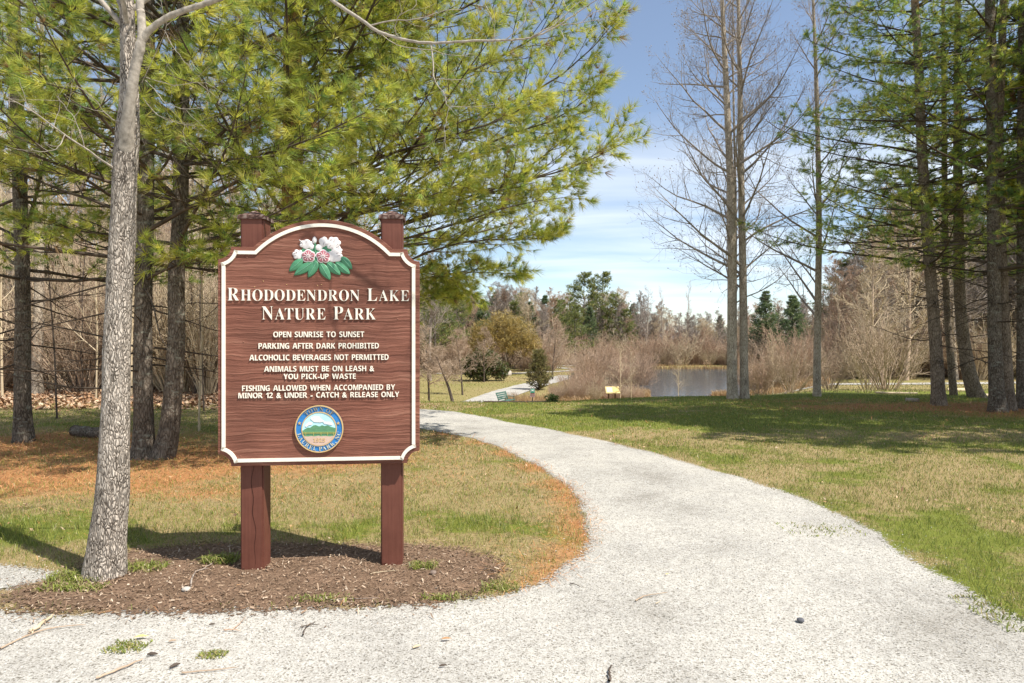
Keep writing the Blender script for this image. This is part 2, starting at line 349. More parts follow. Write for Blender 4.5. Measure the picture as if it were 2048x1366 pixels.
def build_paths():
    m, nt, N, L, b = mat('crushed_pale_gravel')
    v = coords(N, L)
    vo = N('ShaderNodeTexVoronoi'); vo.inputs['Scale'].default_value = 150; L(v, vo.inputs['Vector'])
    vsep = N('ShaderNodeSeparateColor'); L(vo.outputs['Color'], vsep.inputs[0])
    g = ramp(N, [(0, (.15, .143, .125)), (.09, (.29, .273, .243)), (.3, (.405, .39, .36)), (.75, (.47, .455, .425)), (1, (.56, .545, .515))]); L(vsep.outputs[0], g.inputs[0])
    v2 = N('ShaderNodeTexVoronoi'); v2.inputs['Scale'].default_value = 105; L(v, v2.inputs['Vector']); s2 = N('ShaderNodeSeparateColor'); L(v2.outputs['Color'], s2.inputs[0])
    r2 = ramp(N, [(.0, (.50, .48, .45)), (.04, (.65, .63, .6)), (.07, (1, 1, 1)), (.93, (1, 1, 1)), (1, (1.2, 1.19, 1.17))]); L(s2.outputs[0], r2.inputs[0]); gmix = mixc(N, L, 1.0, g.outputs[0], r2.outputs[0], 'MULTIPLY')
    big = noise(N, L, v, 1.1, 5, .6); rb = ramp(N, [(.3, (.70, .675, .635)), (.44, (.92, .90, .865)), (.60, (1.07, 1.045, .995))]); L(big, rb.inputs[0])
    c = mixc(N, L, 1.0, gmix, rb.outputs[0], 'MULTIPLY')
    mid = noise(N, L, v, 14, 5, .7); rm = ramp(N, [(.3, (.80, .80, .80)), (.6, (1, 1, 1))]); L(mid, rm.inputs[0]); c = mixc(N, L, 1.0, c, rm.outputs[0], 'MULTIPLY')
    L(c, b.inputs['Base Color']); rough(b, .95, .1)
    bump(N, L, b, mth(N, L, 'ADD', vo.outputs['Distance'], mid), .35, .004)
    edge_alpha(nt, N, L, b, v, 48, .5)
    near = [p for p in PATH if True]
    sheet('gravel_path', near, m, .005, .06, .24, .08)
    far = resample([(-5.6, 17.5, 1.1), (-5.2, 23, 1.2), (-4.4, 29, 1.3), (-3.6, 34, 1.35), (-2.2, 40, 1.3), (-.2, 50, 1.3), (2.5, 60, 1.3), (5.0, 68, 1.3), (6.5, 74, 1.2)], 40)
    t = nrm(np.gradient(far[:, :2], axis=0)); nn = np.stack([-t[:, 1], t[:, 0]], -1)
    poly = np.concatenate([far[:, :2] + nn * far[:, 2:], (far[:, :2] - nn * far[:, 2:])[::-1]])
    sheet('gravel_path_beyond_crest', [tuple(p) for p in poly], m, .03, .25, .2, .1)
    lp = resample([(-10, 79, .9), (-5, 77, .9), (0, 78, .9), (3, 81, .9), (9, 88, .9), (6, 100, .9), (14, 106, .9), (30, 108, .9)], 40)
    t = nrm(np.gradient(lp[:, :2], axis=0)); nn = np.stack([-t[:, 1], t[:, 0]], -1)
    poly = np.concatenate([lp[:, :2] + nn * lp[:, 2:], (lp[:, :2] - nn * lp[:, 2:])[::-1]])
    sheet('lakeside_path', [tuple(p) for p in poly], m, .05, .4, .2, .1)
    rp = resample([(17, 42, .8), (20, 42.6, .8), (24, 43, .8), (30, 43.5, .8), (40, 45, .8)], 20)
    poly = np.concatenate([rp[:, :2] + [0, .8], (rp[:, :2] - [0, .8])[::-1]])
    sheet('meadow_path', [tuple(p) for p in poly], m, .03, .3, .2, .1)
    sheet('gravel_spur', SPUR, m, .004, .06, .22, .06)
    # mulch bed
    m, nt, N, L, b = mat('shredded_bark_mulch'); v = coords(N, L)
    n1 = noise(N, L, v, 60, 6, .75); n2 = noise(N, L, v, 5, 4)
    r = ramp(N, [(.3, (.09, .058, .036)), (.5, (.225, .15, .098)), (.68, (.33, .235, .16)), (.8, (.47, .36, .26))]); L(n1, r.inputs[0])
    rb = ramp(N, [(.3, (.75, .72, .7)), (.7, (1.15, 1.1, 1.1))]); L(n2, rb.inputs[0])
    L(mixc(N, L, 1.0, r.outputs[0], rb.outputs[0], 'MULTIPLY'), b.inputs['Base Color']); rough(b, .95, .1); bump(N, L, b, n1, .9, .02)
    edge_alpha(nt, N, L, b, v, 38, .62)
    sheet('mulch_bed', MULCH, m, .009, .05, .36, .08)
    # water
    m, nt, N, L, b = mat('lake_water'); b.inputs['Base Color'].default_value = (.05, .075, .095, 1); b.inputs['Roughness'].default_value = .10; b.inputs['IOR'].default_value = 1.33
    bump(N, L, b, noise(N, L, coords(N, L, (.5, 1.6, 1)), 1.3, 3), .22, .10)
    p = np.asarray(LAKE); c = p.mean(0); p = resample(np.concatenate([p, p[:1]]), 90)[:-1]; p = c + (p - c) * 1.04
    V = np.concatenate([[[*c, LAKE_Z]], np.c_[p, np.full(len(p), LAKE_Z)]]); k = len(p)
    F = np.stack([np.zeros(k, int), 1 + np.arange(k), 1 + (np.arange(k) + 1) % k], -1)
    tag(mesh_obj('lake_water', V, [F], m), kind='structure')
    # wooded ridge far behind the lake; its blue is haze painted into the colour
    m = m_plain('haze_blue_ridge', (.13, .19, .27), .95, .05, .15, .02)
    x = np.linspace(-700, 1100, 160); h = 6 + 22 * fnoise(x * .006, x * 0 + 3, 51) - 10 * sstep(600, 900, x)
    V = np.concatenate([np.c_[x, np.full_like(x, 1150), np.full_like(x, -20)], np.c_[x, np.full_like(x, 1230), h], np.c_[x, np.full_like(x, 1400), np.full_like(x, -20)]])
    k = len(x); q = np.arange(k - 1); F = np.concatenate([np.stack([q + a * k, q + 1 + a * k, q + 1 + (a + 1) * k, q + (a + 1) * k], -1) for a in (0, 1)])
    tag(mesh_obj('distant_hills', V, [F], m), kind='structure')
build_paths()

# ------------------------------------------------------------------ the park sign
SG_TH = .10                                            # the sign turns its face slightly to the left
SG_O = np.array([gx(637, 4.0), 4.0]); SG_U = np.array([math.cos(SG_TH), math.sin(SG_TH)]); SG_N = np.array([-SG_U[1], SG_U[0]])
def sp_(px, py):
    """photo pixel -> (u, v): metres along the sign face and height above the ground there"""
    dx = (px - CX) / FPX; dz = -(py - CY) / FPX
    t = (SG_O @ SG_N) / (dx * SG_N[0] + SG_N[1])
    return np.array([(np.array([dx * t, t]) - SG_O) @ SG_U, CH + dz * t])
Z1 = lambda x, y: sp_(400 + x / 4.267, 400 + y / 4.267)
Z2 = lambda x, y: sp_(400 + x / 4.267, 620 + y / 4.267)
Z6 = lambda x, y: sp_(560 + x / 12.047, 800 + y / 12.047)
Z7 = lambda x, y: sp_(560 + x / 12.047, 460 + y / 12.047)

def ngon_mesh(name, outline, y0, y1, m, parent, bevel=0.0, dome=None, holes=None):
    """closed 2-D outline (u, v) extruded from depth y0 (front, more negative) to y1"""
    bm = bmesh.new()
    fr = [bm.verts.new((p[0], y0, p[1])) for p in outline]
    f = bm.faces.new(fr)
    if f.normal.y > 0: f.normal_flip()
    r = bmesh.ops.extrude_face_region(bm, geom=[f])
    vs = [e for e in r['geom'] if isinstance(e, bmesh.types.BMVert)]
    for v in vs: v.co.y = y1
    if bevel:
        es = [e for e in bm.edges if all(abs(v.co.y - y0) < 1e-6 for v in e.verts)]
        bmesh.ops.bevel(bm, geom=es, offset=bevel, segments=2, affect='EDGES', profile=.6, clamp_overlap=True)
    bmesh.ops.recalc_face_normals(bm, faces=bm.faces)
    bmesh.ops.triangulate(bm, faces=[f for f in bm.faces if len(f.verts) > 4])
    me = bpy.data.meshes.new(name); bm.to_mesh(me); bm.free(); me.materials.append(m)
    o = bpy.data.objects.new(name, me); COL.objects.link(o); o.parent = parent; return o
def offset_poly(P, d):
    """inward offset of a counter-clockwise outline"""
    P = np.asarray(P); a = np.roll(P, 1, 0); b = np.roll(P, -1, 0)
    e1 = nrm(P - a); e2 = nrm(b - P); n1 = np.stack([-e1[:, 1], e1[:, 0]], -1); n2 = np.stack([-e2[:, 1], e2[:, 0]], -1)
    m = n1 + n2; k = 2 / np.maximum((m**2).sum(1), .6); return P + d * m * k[:, None]
def ribbon(name, A, B, y0, y1, m, parent):
    n = len(A); i = np.arange(n); j = (i + 1) % n
    V = np.concatenate([np.c_[A[:, 0], np.full(n, y0), A[:, 1]], np.c_[B[:, 0], np.full(n, y0), B[:, 1]], np.c_[A[:, 0], np.full(n, y1), A[:, 1]], np.c_[B[:, 0], np.full(n, y1), B[:, 1]]])
    F = np.concatenate([np.stack([i, j, n + j, n + i], -1), np.stack([2 * n + i, 2 * n + j, j, i], -1), np.stack([n + i, n + j, 3 * n + j, 3 * n + i], -1)])
    return mesh_obj(name, V, [F], m, parent, smooth=False)

# glyphs from Blender's built-in font, laid out one by one
GLYPH = {}
def glyph(ch, serif):
    k = (ch, serif)
    if k not in GLYPH:
        if serif: c = chr(0x1D400 + ord(ch) - 65) if 'A' <= ch <= 'Z' else chr(0x1D7CE + ord(ch) - 48) if ch.isdigit() else ch
        else: c = chr(0x1D5D4 + ord(ch) - 65) if 'A' <= ch <= 'Z' else chr(0x1D7EC + ord(ch) - 48) if ch.isdigit() else ch
        cu = bpy.data.curves.new('glyph', 'FONT'); cu.body = c; cu.resolution_u = 4
        cu.offset = .018 if ch in '&-,' else (-.011 if serif else -.007)
        o = bpy.data.objects.new('glyph', cu); COL.objects.link(o); bpy.context.view_layer.update()
        me = bpy.data.meshes.new_from_object(o.evaluated_get(bpy.context.evaluated_depsgraph_get()))
        V = np.array([v.co[:2] for v in me.vertices]); F = [tuple(p.vertices) for p in me.polygons]
        bpy.data.objects.remove(o); bpy.data.curves.remove(cu); bpy.data.meshes.remove(me)
        GLYPH[k] = (V - [V[:, 0].min(), 0], F, V[:, 0].max() - V[:, 0].min())
    return GLYPH[k]
def glyph_solid(bm, V3, F, back):
    """add a flat glyph (3-D front vertices) and walls going back by vector back"""
    vs = [bm.verts.new(v) for v in V3]; fs = []
    for f in F:
        try: fs.append(bm.faces.new([vs[i] for i in f]))
        except ValueError: pass
    return fs
KERN = {('L', 'A'): .02, ('A', 'K'): -.01, ('R', 'K'): .0, ('T', 'U'): -.01, ('A', 'T'): -.07, ('P', 'A'): -.07, ('F', 'T'): -.03, ('A', 'V'): -.1, ('T', 'T'): -.02, ('Y', 'O'): -.03, ('L', 'Y'): -.06, ('W', 'A'): -.05, ('V', 'E'): -.02, ('A', 'W'): -.05, ('L', 'T'): -.06, ('T', 'A'): -.06, ('Y', 'P'): 0}
def layout(text, serif, small=.86, track=.10, space=.40):
    x = 0; out = []; prev = None
    for wi, w in enumerate(text.split(' ')):
        for i, ch in enumerate(w):
            s = small if (serif and i) else 1.0
            V, F, wd = glyph(ch, serif)
            if i: x += KERN.get((prev, ch), 0) * s
            y = .33 if ch == '-' and not serif else 0
            out.append((V * s + [x, 0], F, wi)); x += wd * s + track * s; prev = ch
        x += space; prev = None
    return out, x - space - track
def text_line(name, text, serif, l, r, top, parent, m, y0, dep, small=.86):
    """l, r = (u, v) of the baseline's two ends, top = cap height in metres"""
    out, W = layout(text, serif, small)
    ux = (r - l) / W; cap = glyph('H', serif)[0][:, 1].max(); sc = top / cap
    for wi in range(out[-1][2] + 1): word_mesh(name, [(V, F) for V, F, k in out if k == wi], l, ux, sc, y0, dep, parent, m)
def word_mesh(name, out, l, ux, sc, y0, dep, parent, m):
    bm = bmesh.new(); fs = []
    for V, F in out:
        P = l[None] + V[:, :1] * ux[None]; P = P + np.c_[np.zeros(len(V)), V[:, 1] * sc]
        fs += glyph_solid(bm, [(p[0], y0, p[1]) for p in P], F, None)
    bmesh.ops.recalc_face_normals(bm, faces=bm.faces)
    for f in bm.faces:
        if f.normal.y > 0: f.normal_flip()
    r_ = bmesh.ops.extrude_face_region(bm, geom=list(bm.faces)); 
    for e in r_['geom']:
        if isinstance(e, bmesh.types.BMVert): e.co.y = y0 - dep
    me = bpy.data.meshes.new(name); bm.to_mesh(me); bm.free(); me.materials.append(m)
    o = bpy.data.objects.new(name, me); COL.objects.link(o); o.parent = parent; return o
def lobed(cx, cy, r, n, amp, rot=0, k=60, squash=1.0):
    a = np.linspace(0, 2 * math.pi, k, endpoint=False)
    rr = r * (1 - amp + amp * np.abs(np.cos(n * (a - rot) / 2))**.7)
    return np.c_[cx + rr * np.cos(a), cy + rr * np.sin(a) * squash]
def dome_shape(name, outline, y0, h, m, parent, rings=5, ridge=0.0):
    """a carved, cushioned relief standing on depth y0"""
    O = np.asarray(outline); c = O.mean(0); n = len(O); V = []; 
    for k in range(rings):
        t = k / rings; s = 1 - t; hh = h * (.45 + .55 * math.sin(t * math.pi / 2))
        V.append(np.c_[c[0] + (O[:, 0] - c[0]) * s, np.full(n, y0 - hh), c[1] + (O[:, 1] - c[1]) * s])
    V.insert(0, np.c_[O[:, 0], np.full(n, y0), O[:, 1]]); V.append(np.array([[c[0], y0 - h, c[1]]])); rings += 1
    i = np.arange(n); j = (i + 1) % n; F = [np.stack([a * n + i, a * n + j, (a + 1) * n + j, (a + 1) * n + i], -1) for a in range(rings - 1)]
    T = np.stack([(rings - 1) * n + i, (rings - 1) * n + j, np.full(n, rings * n)], -1)
    return mesh_obj(name, np.concatenate(V), [np.concatenate(F), T], m, parent)

def build_sign():
    # materials
    m, nt, N, L, b = mat('sandblasted_brown_wood')
    tc = N('ShaderNodeTexCoord'); wv = N('ShaderNodeMapping'); wv.inputs['Scale'].default_value = (1.0, 1, 1); L(tc.outputs['Object'], wv.inputs[0])
    warp = N('ShaderNodeTexNoise'); warp.inputs['Scale'].default_value = 3.2; warp.inputs['Detail'].default_value = 3; L(wv.outputs[0], warp.inputs[0])
    ws = mth(N, L, 'MULTIPLY', mth(N, L, 'SUBTRACT', warp.outputs[0], .5), .06)
    sep = N('ShaderNodeSeparateXYZ'); L(wv.outputs[0], sep.inputs[0])
    w2 = noise(N, L, wv.outputs[0], 11, 2); ws2 = mth(N, L, 'MULTIPLY', mth(N, L, 'SUBTRACT', w2, .5), .012)
    zz = mth(N, L, 'ADD', mth(N, L, 'ADD', sep.outputs[2], ws), ws2)
    cb = N('ShaderNodeCombineXYZ'); L(mth(N, L, 'MULTIPLY', sep.outputs[0], .045), cb.inputs[0]); L(zz, cb.inputs[2])
    g1 = noise(N, L, cb.outputs[0], 62, 4, .62); g2 = noise(N, L, cb.outputs[0], 21, 2)
    ridge = mth(N, L, 'ADD', g1, mth(N, L, 'MULTIPLY', g2, .5))
    big = noise(N, L, wv.outputs[0], 2.6, 4)
    c1 = ramp(N, [(.50, (.075, .026, .017)), (.62, (.152, .058, .038)), (.80, (.20, .08, .053)), (.95, (.27, .125, .085))]); L(ridge, c1.inputs[0])
    rb = ramp(N, [(.3, (.74, .74, .72)), (.6, (1.08, 1.05, 1.02))]); L(big, rb.inputs[0])
    L(mixc(N, L, 1.0, c1.outputs[0], rb.outputs[0], 'MULTIPLY'), b.inputs['Base Color']); rough(b, .68, .25)
    bump(N, L, b, ridge, .65, .016); M_W = m
    M_CREAM = m_plain('cream_paint', (.80, .74, .62), .5, .3, .06, 40)
    m, nt, N, L, b = mat('brown_painted_post'); v = coords(N, L, (60, 60, 2.2)); n = noise(N, L, v, 1.0, 5, .65); n2 = noise(N, L, coords(N, L), 7, 4)
    r = ramp(N, [(.3, (.10, .032, .02)), (.6, (.155, .055, .036)), (.85, (.20, .085, .058))]); L(mth(N, L, 'ADD', mth(N, L, 'MULTIPLY', n, .5), mth(N, L, 'MULTIPLY', n2, .5)), r.inputs[0])
    L(r.outputs[0], b.inputs['Base Color']); rough(b, .6, .3); bump(N, L, b, n, .35, .004); M_P = m
    M_CAP = m_bark('weathered_post_cap', (.05, .03, .025), (.14, .08, .065), (.36, .30, .27), scale=30, zs=1, strength=.3, dist=.002)
    M_CRACK = m_plain('dark_crack', (.02, .01, .008), .9, .05)
    M_LEAFG = m_plain('green_leaf_paint', (.07, .23, .12), .45, .35, .22, 45)
    M_LEAFV = m_plain('pale_leaf_vein', (.18, .40, .26), .5, .3)
    M_PINK = m_plain('rose_paint', (.42, .145, .17), .5, .3, .35, 70); M_WHITE = m_plain('white_petal_paint', (.72, .67, .65), .5, .3, .14, 60)
    M_PGREY = m_plain('petal_shading_line', (.42, .36, .37), .6, .2, .2, 90)
    M_BLUE = m_plain('blue_seal_paint', (.025, .18, .46), .4, .4, .18, 30); M_GOLD = m_plain('gold_rim_paint', (.58, .40, .17), .45, .4, .1, 50)
    M_SKY = m_plain('pale_sky_paint', (.45, .72, .78), .5, .3, .12, 14); M_MTN = m_plain('green_mountain_paint', (.10, .25, .13), .5, .3, .15, 30)
    M_SAND = m_plain('sandy_paint', (.56, .40, .32), .5, .3, .08, 40); M_FEN = m_plain('olive_fence_paint', (.40, .40, .12), .5, .3); M_LET = m_plain('pale_blue_gold_letter', (.55, .55, .44), .5, .3)
    M_SCREW = m_plain('rusty_screw', (.24, .10, .06), .5, .5)
    root = empty('park_sign', (SG_O[0], SG_O[1], 0), SG_TH, 'carved brown wooden park sign on two square posts, with cream lettering and a flower emblem', 'sign')
    # outline of the panel, counter-clockwise seen from the front
    def arc(c, r, a0, a1, n): a = np.radians(np.linspace(a0, a1, n)); return np.c_[c[0] + r * np.cos(a), c[1] + r * np.sin(a)]
    bl, br = Z2(155, 1340), Z2(1872, 1302); tl, tr = Z1(150, 405), Z1(1872, 412)
    L_, R__ = .5 * (bl[0] + tl[0]), .5 * (br[0] + tr[0]); B_ = .5 * (bl[1] + br[1]); T_ = .5 * (tl[1] + tr[1])
    q = .076
    a0 = Z1(455, 405)[0]; a1 = Z1(1640, 410)[0]; top = Z1(1045, 167)[1]; cxm = .5 * (a0 + a1); hc = .5 * (a1 - a0); sg = top - T_
    rad = (hc * hc + sg * sg) / (2 * sg); al = math.degrees(math.asin(hc / rad))
    out = np.concatenate([arc((L_, B_), q, 90, 0, 9), arc((R__, B_), q, 180, 90, 9), arc((R__, T_), q, 270, 180, 9),
                          arc((cxm, T_ + sg - rad), rad, 90 - al, 90 + al, 33), arc((L_, T_), q, 0, -90, 9)])
    panel = ngon_mesh('sign_panel', out, 0, .055, M_W, root, bevel=.004)
    A = offset_poly(out, .025); B = offset_poly(out, .0455)
    ribbon('border', A, B, -.010, .0, M_CREAM, panel)
    for (x, y, z) in ((402, 490, 0), (1667, 497, 0), (1687, 1015, 0), (372, 1210, 0), (347, 1247, 1), (1685, 1213, 1), (540, 692, 0), (740, 722, 0), (1003, 730, 0), (1036, 722, 0), (466, 742, 0)):
        u = Z2(x, y) if z else Z1(x, y); rr = .0042 if y in (490, 497, 1015, 1210, 1247, 1213) else .0026
        dome_shape('screw', lobed(u[0], u[1], rr, 1, 0, 0, 10), 0, .0035, M_SCREW if rr > .003 else M_GOLD, panel, 3)
    # lettering
    lines = [('RHODODENDRON LAKE', 1, Z1(238, 859), Z1(1782, 863), .0775), ('NATURE PARK', 1, Z1(530, 1021), Z1(1500, 1021), .0805),
             ('OPEN SUNRISE TO SUNSET', 0, Z2(628, 233), Z2(1402, 231), .0345), ('PARKING AFTER DARK PROHIBITED', 0, Z2(502, 331), Z2(1527, 328), .0345),
             ('ALCOHOLIC BEVERAGES NOT PERMITTED', 0, Z2(424, 431), Z2(1610, 425), .0345), ('ANIMALS MUST BE ON LEASH &', 0, Z2(550, 527), Z2(1487, 521), .0335),
             ('YOU PICK-UP WASTE', 0, Z2(715, 590), Z2(1330, 587), .0325), ('FISHING ALLOWED WHEN ACCOMPANIED BY', 0, Z2(362, 692), Z2(1665, 680), .0335),
             ('MINOR 12 & UNDER - CATCH & RELEASE ONLY', 0, Z2(330, 753), Z2(1700, 741), .0325)]
    for t, s, l, r, h in lines: text_line('lettering', t, s, l, r, h, panel, M_CREAM, .001, .009)
    # rhododendron emblem
    em = ngon_mesh('flower_emblem', np.array([Z7(*p) for p in [(520, 760), (1500, 760), (1440, 520), (1150, 330), (620, 360), (450, 560)]])[::1], -.003, .001, M_LEAFG, root)
    def leaf(b0, t0, w):
        b0, t0 = Z7(*b0), Z7(*t0); d = t0 - b0; n = np.array([-d[1], d[0]]); n = n / np.linalg.norm(n); s = np.linspace(0, 1, 13)
        wd = w * np.sin(math.pi * s**.85)**.8; A_ = b0 + s[:, None] * d + n * wd[:, None]; B_ = b0 + s[:, None] * d - n * wd[:, None]
        o = dome_shape('leaf', np.concatenate([A_, B_[::-1][1:-1]]), 0, .012, M_LEAFG, em, 5)
        P = b0 + np.linspace(.12, .9, 6)[:, None] * d; V, F = tubes(np.c_[P[:, 0], np.full(6, -.0125) + .004 * np.linspace(-1, 1, 6)**2, P[:, 1]], np.linspace(.0022, .0008, 6)[None][0], 5)
        mesh_obj('leaf_vein', V, [F], M_LEAFV, em)
    for b0, t0, w in (((560, 700), (222, 1000), .026), ((820, 770), (335, 1095), .027), ((910, 740), (680, 1150), .026), ((965, 790), (1215, 1212), .028), ((1130, 780), (1462, 1088), .027), ((1340, 770), (1692, 1066), .027), ((1480, 640), (1742, 950), .023)): leaf(b0, t0, w)
    sc = np.linalg.norm(Z7(700, 600) - Z7(600, 600)) / 100
    def blossom(name, x, y, r, mt, n=5, amp=.16, rot=.3, h=.009, sq=1.0, y0=-.002):
        c = Z7(x, y); return dome_shape(name, lobed(c[0], c[1], r * sc, n, amp, rot, 50, sq), y0, h, mt, em, 5)
    P = np.array([Z7(852, 300), Z7(845, 400), Z7(850, 480), Z7(862, 570)]); V, F = tubes(np.c_[P[:, 0], np.full(4, -.008), P[:, 1]], np.full(4, .0035), 6); mesh_obj('stem', V, [F], M_LEAFG, em)
    for (x, y, r, n, a, ro, sq) in ((1290, 330, 185, 7, .22, .2, .95), (1310, 640, 205, 6, .14, .1, .72), (640, 345, 170, 6, .2, .4, .72), (435, 590, 135, 6, .26, .9, .95), (1055, 290, 120, 4, .22, 1.2, 1.1), (940, 425, 90, 4, .12, .3, .9), (760, 400, 75, 4, .1, .2, .9), (1370, 500, 140, 8, .25, .2, .9)):
        blossom('white_blossom', x, y, r, M_WHITE, n, a, ro, .0065, sq)
    for (x, y, r, an) in ((1215, 385, 60, 40), (1260, 430, 60, -20), (1380, 560, 55, 20), (1420, 620, 70, 20), (1430, 430, 50, 60), (1130, 345, 60, 10), (540, 365, 60, 60), (640, 300, 60, 60), (420, 540, 55, 80), (375, 620, 45, 20), (1240, 240, 40, 20), (1390, 350, 45, 50), (1060, 330, 70, 80), (470, 500, 40, 40)):
        c = Z7(x, y); d = np.array([math.cos(R_(an)), math.sin(R_(an))]) * r * sc * .6; V, F = tubes(np.array([[c[0] - d[0], -.0082, c[1] - d[1]], [c[0], -.0090, c[1]], [c[0] + d[0], -.0082, c[1] + d[1]]]), np.array([.0008, .0018, .0008]), 5); mesh_obj('petal_crease', V, [F], M_PGREY, em)
    c = Z7(838, 250); a = np.linspace(0, 2 * math.pi, 24, endpoint=False); dome_shape('flower_bud', np.c_[c[0] + .0145 * np.cos(a) * (1 - .25 * np.abs(np.sin(a))), c[1] + .0225 * np.sin(a)], -.002, .012, M_WHITE, em, 4)
    for (x0, y0, x1, y1) in ((475, 245, 560, 310), (1340, 205, 1300, 280), (1430, 370, 1370, 420), (345, 560, 420, 530)):
        A_, B_ = Z7(x0, y0), Z7(x1, y1); V, F = tubes(np.array([[A_[0], -.008, A_[1]], [B_[0], -.008, B_[1]]]), np.array([.0032, .0026]), 5); mesh_obj('stamen', V, [F], M_WHITE, em)
    for (x, y, r) in ((690, 630, 178), (1048, 640, 186)):
        blossom('white_petal_rim', x, y, r * 1.03, M_WHITE, 5, .22, .35, .008, .92, -.004)
        o = blossom('pink_blossom', x, y, r * .88, M_PINK, 5, .24, .35, .009, .92, -.0055)
        c = Z7(x, y)
        for k in range(10):
            a = k * math.pi / 5 + .2; d = np.array([math.cos(a), math.sin(a) * .92]) * r * sc
            V, F = tubes(np.array([[c[0] + d[0] * .10, -.0148, c[1] + d[1] * .10], [c[0] + d[0] * .4, -.0142, c[1] + d[1] * .4], [c[0] + d[0] * .66, -.0125, c[1] + d[1] * .66]]), np.array([.0022, .0015, .0022]), 5); mesh_obj('stamen', V, [F], M_WHITE, em)
    # town seal
    c = Z6(955, 690); s6 = np.linalg.norm(Z6(1055, 690) - c) / 100
    ring = lambda r, n=72: lobed(c[0], c[1], r * s6, 1, 0, 0, n)
    seal = ngon_mesh('town_seal', ring(578), -.012, .001, M_BLUE, root, bevel=.001)
    ribbon('gold_rim', ring(582), ring(556), -.0165, -.008, M_GOLD, seal); ribbon('inner_gold_rim', ring(424), ring(402), -.0165, -.008, M_GOLD, seal)
    ngon_mesh('sky_field', ring(404), -.0135, -.011, M_SKY, seal)
    def inring(P): P = np.array([Z6(*p) for p in P]); d = P - c; r = np.linalg.norm(d, axis=1); return c + d * np.minimum(1, 402 * s6 / np.maximum(r, 1e-9))[:, None]
    edge = [(955 + 402 * math.cos(R_(t)), 690 + 402 * math.sin(R_(t))) for t in np.linspace(5, 175, 30)]
    ngon_mesh('mountain_relief', inring([(560, 735), (600, 700), (680, 655), (740, 660), (810, 605), (870, 595), (960, 630), (1020, 598), (1085, 618), (1160, 602), (1240, 640), (1330, 660), (1356, 690)] + edge), -.0155, -.013, M_MTN, seal)
    edge2 = [(955 + 402 * math.cos(R_(t)), 690 + 402 * math.sin(R_(t))) for t in np.linspace(27, 155, 24)]
    ngon_mesh('sand_field', inring([(600, 862), (680, 872), (760, 858), (850, 868), (930, 852), (1010, 866), (1100, 856), (1200, 870), (1310, 850)] + edge2), -.0172, -.013, M_SAND, seal)
    for P in ([(750, 440), (770, 410), (860, 388), (960, 392), (970, 430), (1040, 480), (1075, 490), (1060, 515), (980, 530), (900, 525), (830, 520), (800, 490), (765, 470)], [(615, 610), (640, 575), (690, 535), (770, 525), (795, 550), (780, 585), (710, 600), (650, 640), (620, 630)], [(1050, 530), (1080, 515), (1150, 525), (1230, 530), (1275, 555), (1270, 600), (1220, 590), (1150, 575), (1080, 560)]):
        ngon_mesh('cloud_relief', np.array([Z6(*p) for p in P]), -.0168, -.013, M_WHITE, seal)
    fb = Geo()
    for (x0, y0, x1, y1, w) in [(562, 772, 1350, 768, 6), (562, 800, 1350, 795, 5)] + [(x, 772, x, 850, 7) for x in (635, 820, 1000, 1155, 1300)]:
        A_, B_ = Z6(x0, y0), Z6(x1, y1); V, F = tubes(np.array([[A_[0], -.0172, A_[1]], [B_[0], -.0172, B_[1]]]), np.full(2, w * s6), 5); fb.add(V, F)
    fb.build('fence_relief', M_FEN, seal)
    for x, y in ((485, 553), (1412, 553)):
        p = Z6(x, y); a = np.arange(10) * math.pi / 5 + math.pi / 2; r = np.where(np.arange(10) % 2 == 0, 44, 18) * s6; ngon_mesh('star_relief', np.c_[p[0] + r * np.cos(a), p[1] + r * np.sin(a)], -.0162, -.011, M_GOLD, seal)
    def ring_text(text, a0, a1, r, h, inward, mt):
        out, W = layout(text, 1, 1.0, .16, .32); bm = bmesh.new(); cap = glyph('H', 1)[0][:, 1].max()
        for V, F, _ in out:
            xm = .5 * (V[:, 0].min() + V[:, 0].max()); a = R_(a0 + (a1 - a0) * xm / W); er = np.array([math.cos(a), math.sin(a)])
            up = -er if inward else er; rt = np.array([up[1], -up[0]]); k = h * s6 / cap; kx = min(k, abs(R_(a1 - a0)) * r * s6 / W * 1.0)
            P = c + er * (r + (h / 2 if inward else -h / 2)) * s6 + (V[:, :1] - xm) * kx * rt + V[:, 1:] * k * up
            glyph_solid(bm, [(p[0], -.012, p[1]) for p in P], F, None)
        bmesh.ops.recalc_face_normals(bm, faces=bm.faces)
        for f in bm.faces:
            if f.normal.y > 0: f.normal_flip()
        r_ = bmesh.ops.extrude_face_region(bm, geom=list(bm.faces))
        for e in r_['geom']:
            if isinstance(e, bmesh.types.BMVert): e.co.y = -.0165
        me = bpy.data.meshes.new('seal_lettering'); bm.to_mesh(me); bm.free(); me.materials.append(mt)
        o = bpy.data.objects.new('seal_lettering', me); COL.objects.link(o); o.parent = seal
    M_DARKL = m_plain('dark_gold_letter', (.26, .24, .18), .5, .3)  # darker, duller gold for the upper ring text
    ring_text('TOWN OF', 133, 47, 488, 92, False, M_DARKL); ring_text('LAUREL PARK, NC', 192, 350, 490, 86, True, M_LET)
    text_line('seal_lettering', '1925', 1, Z6(815, 1003), Z6(1100, 1003), 88 * s6, seal, M_GOLD, -.0172, .002, 1.0)
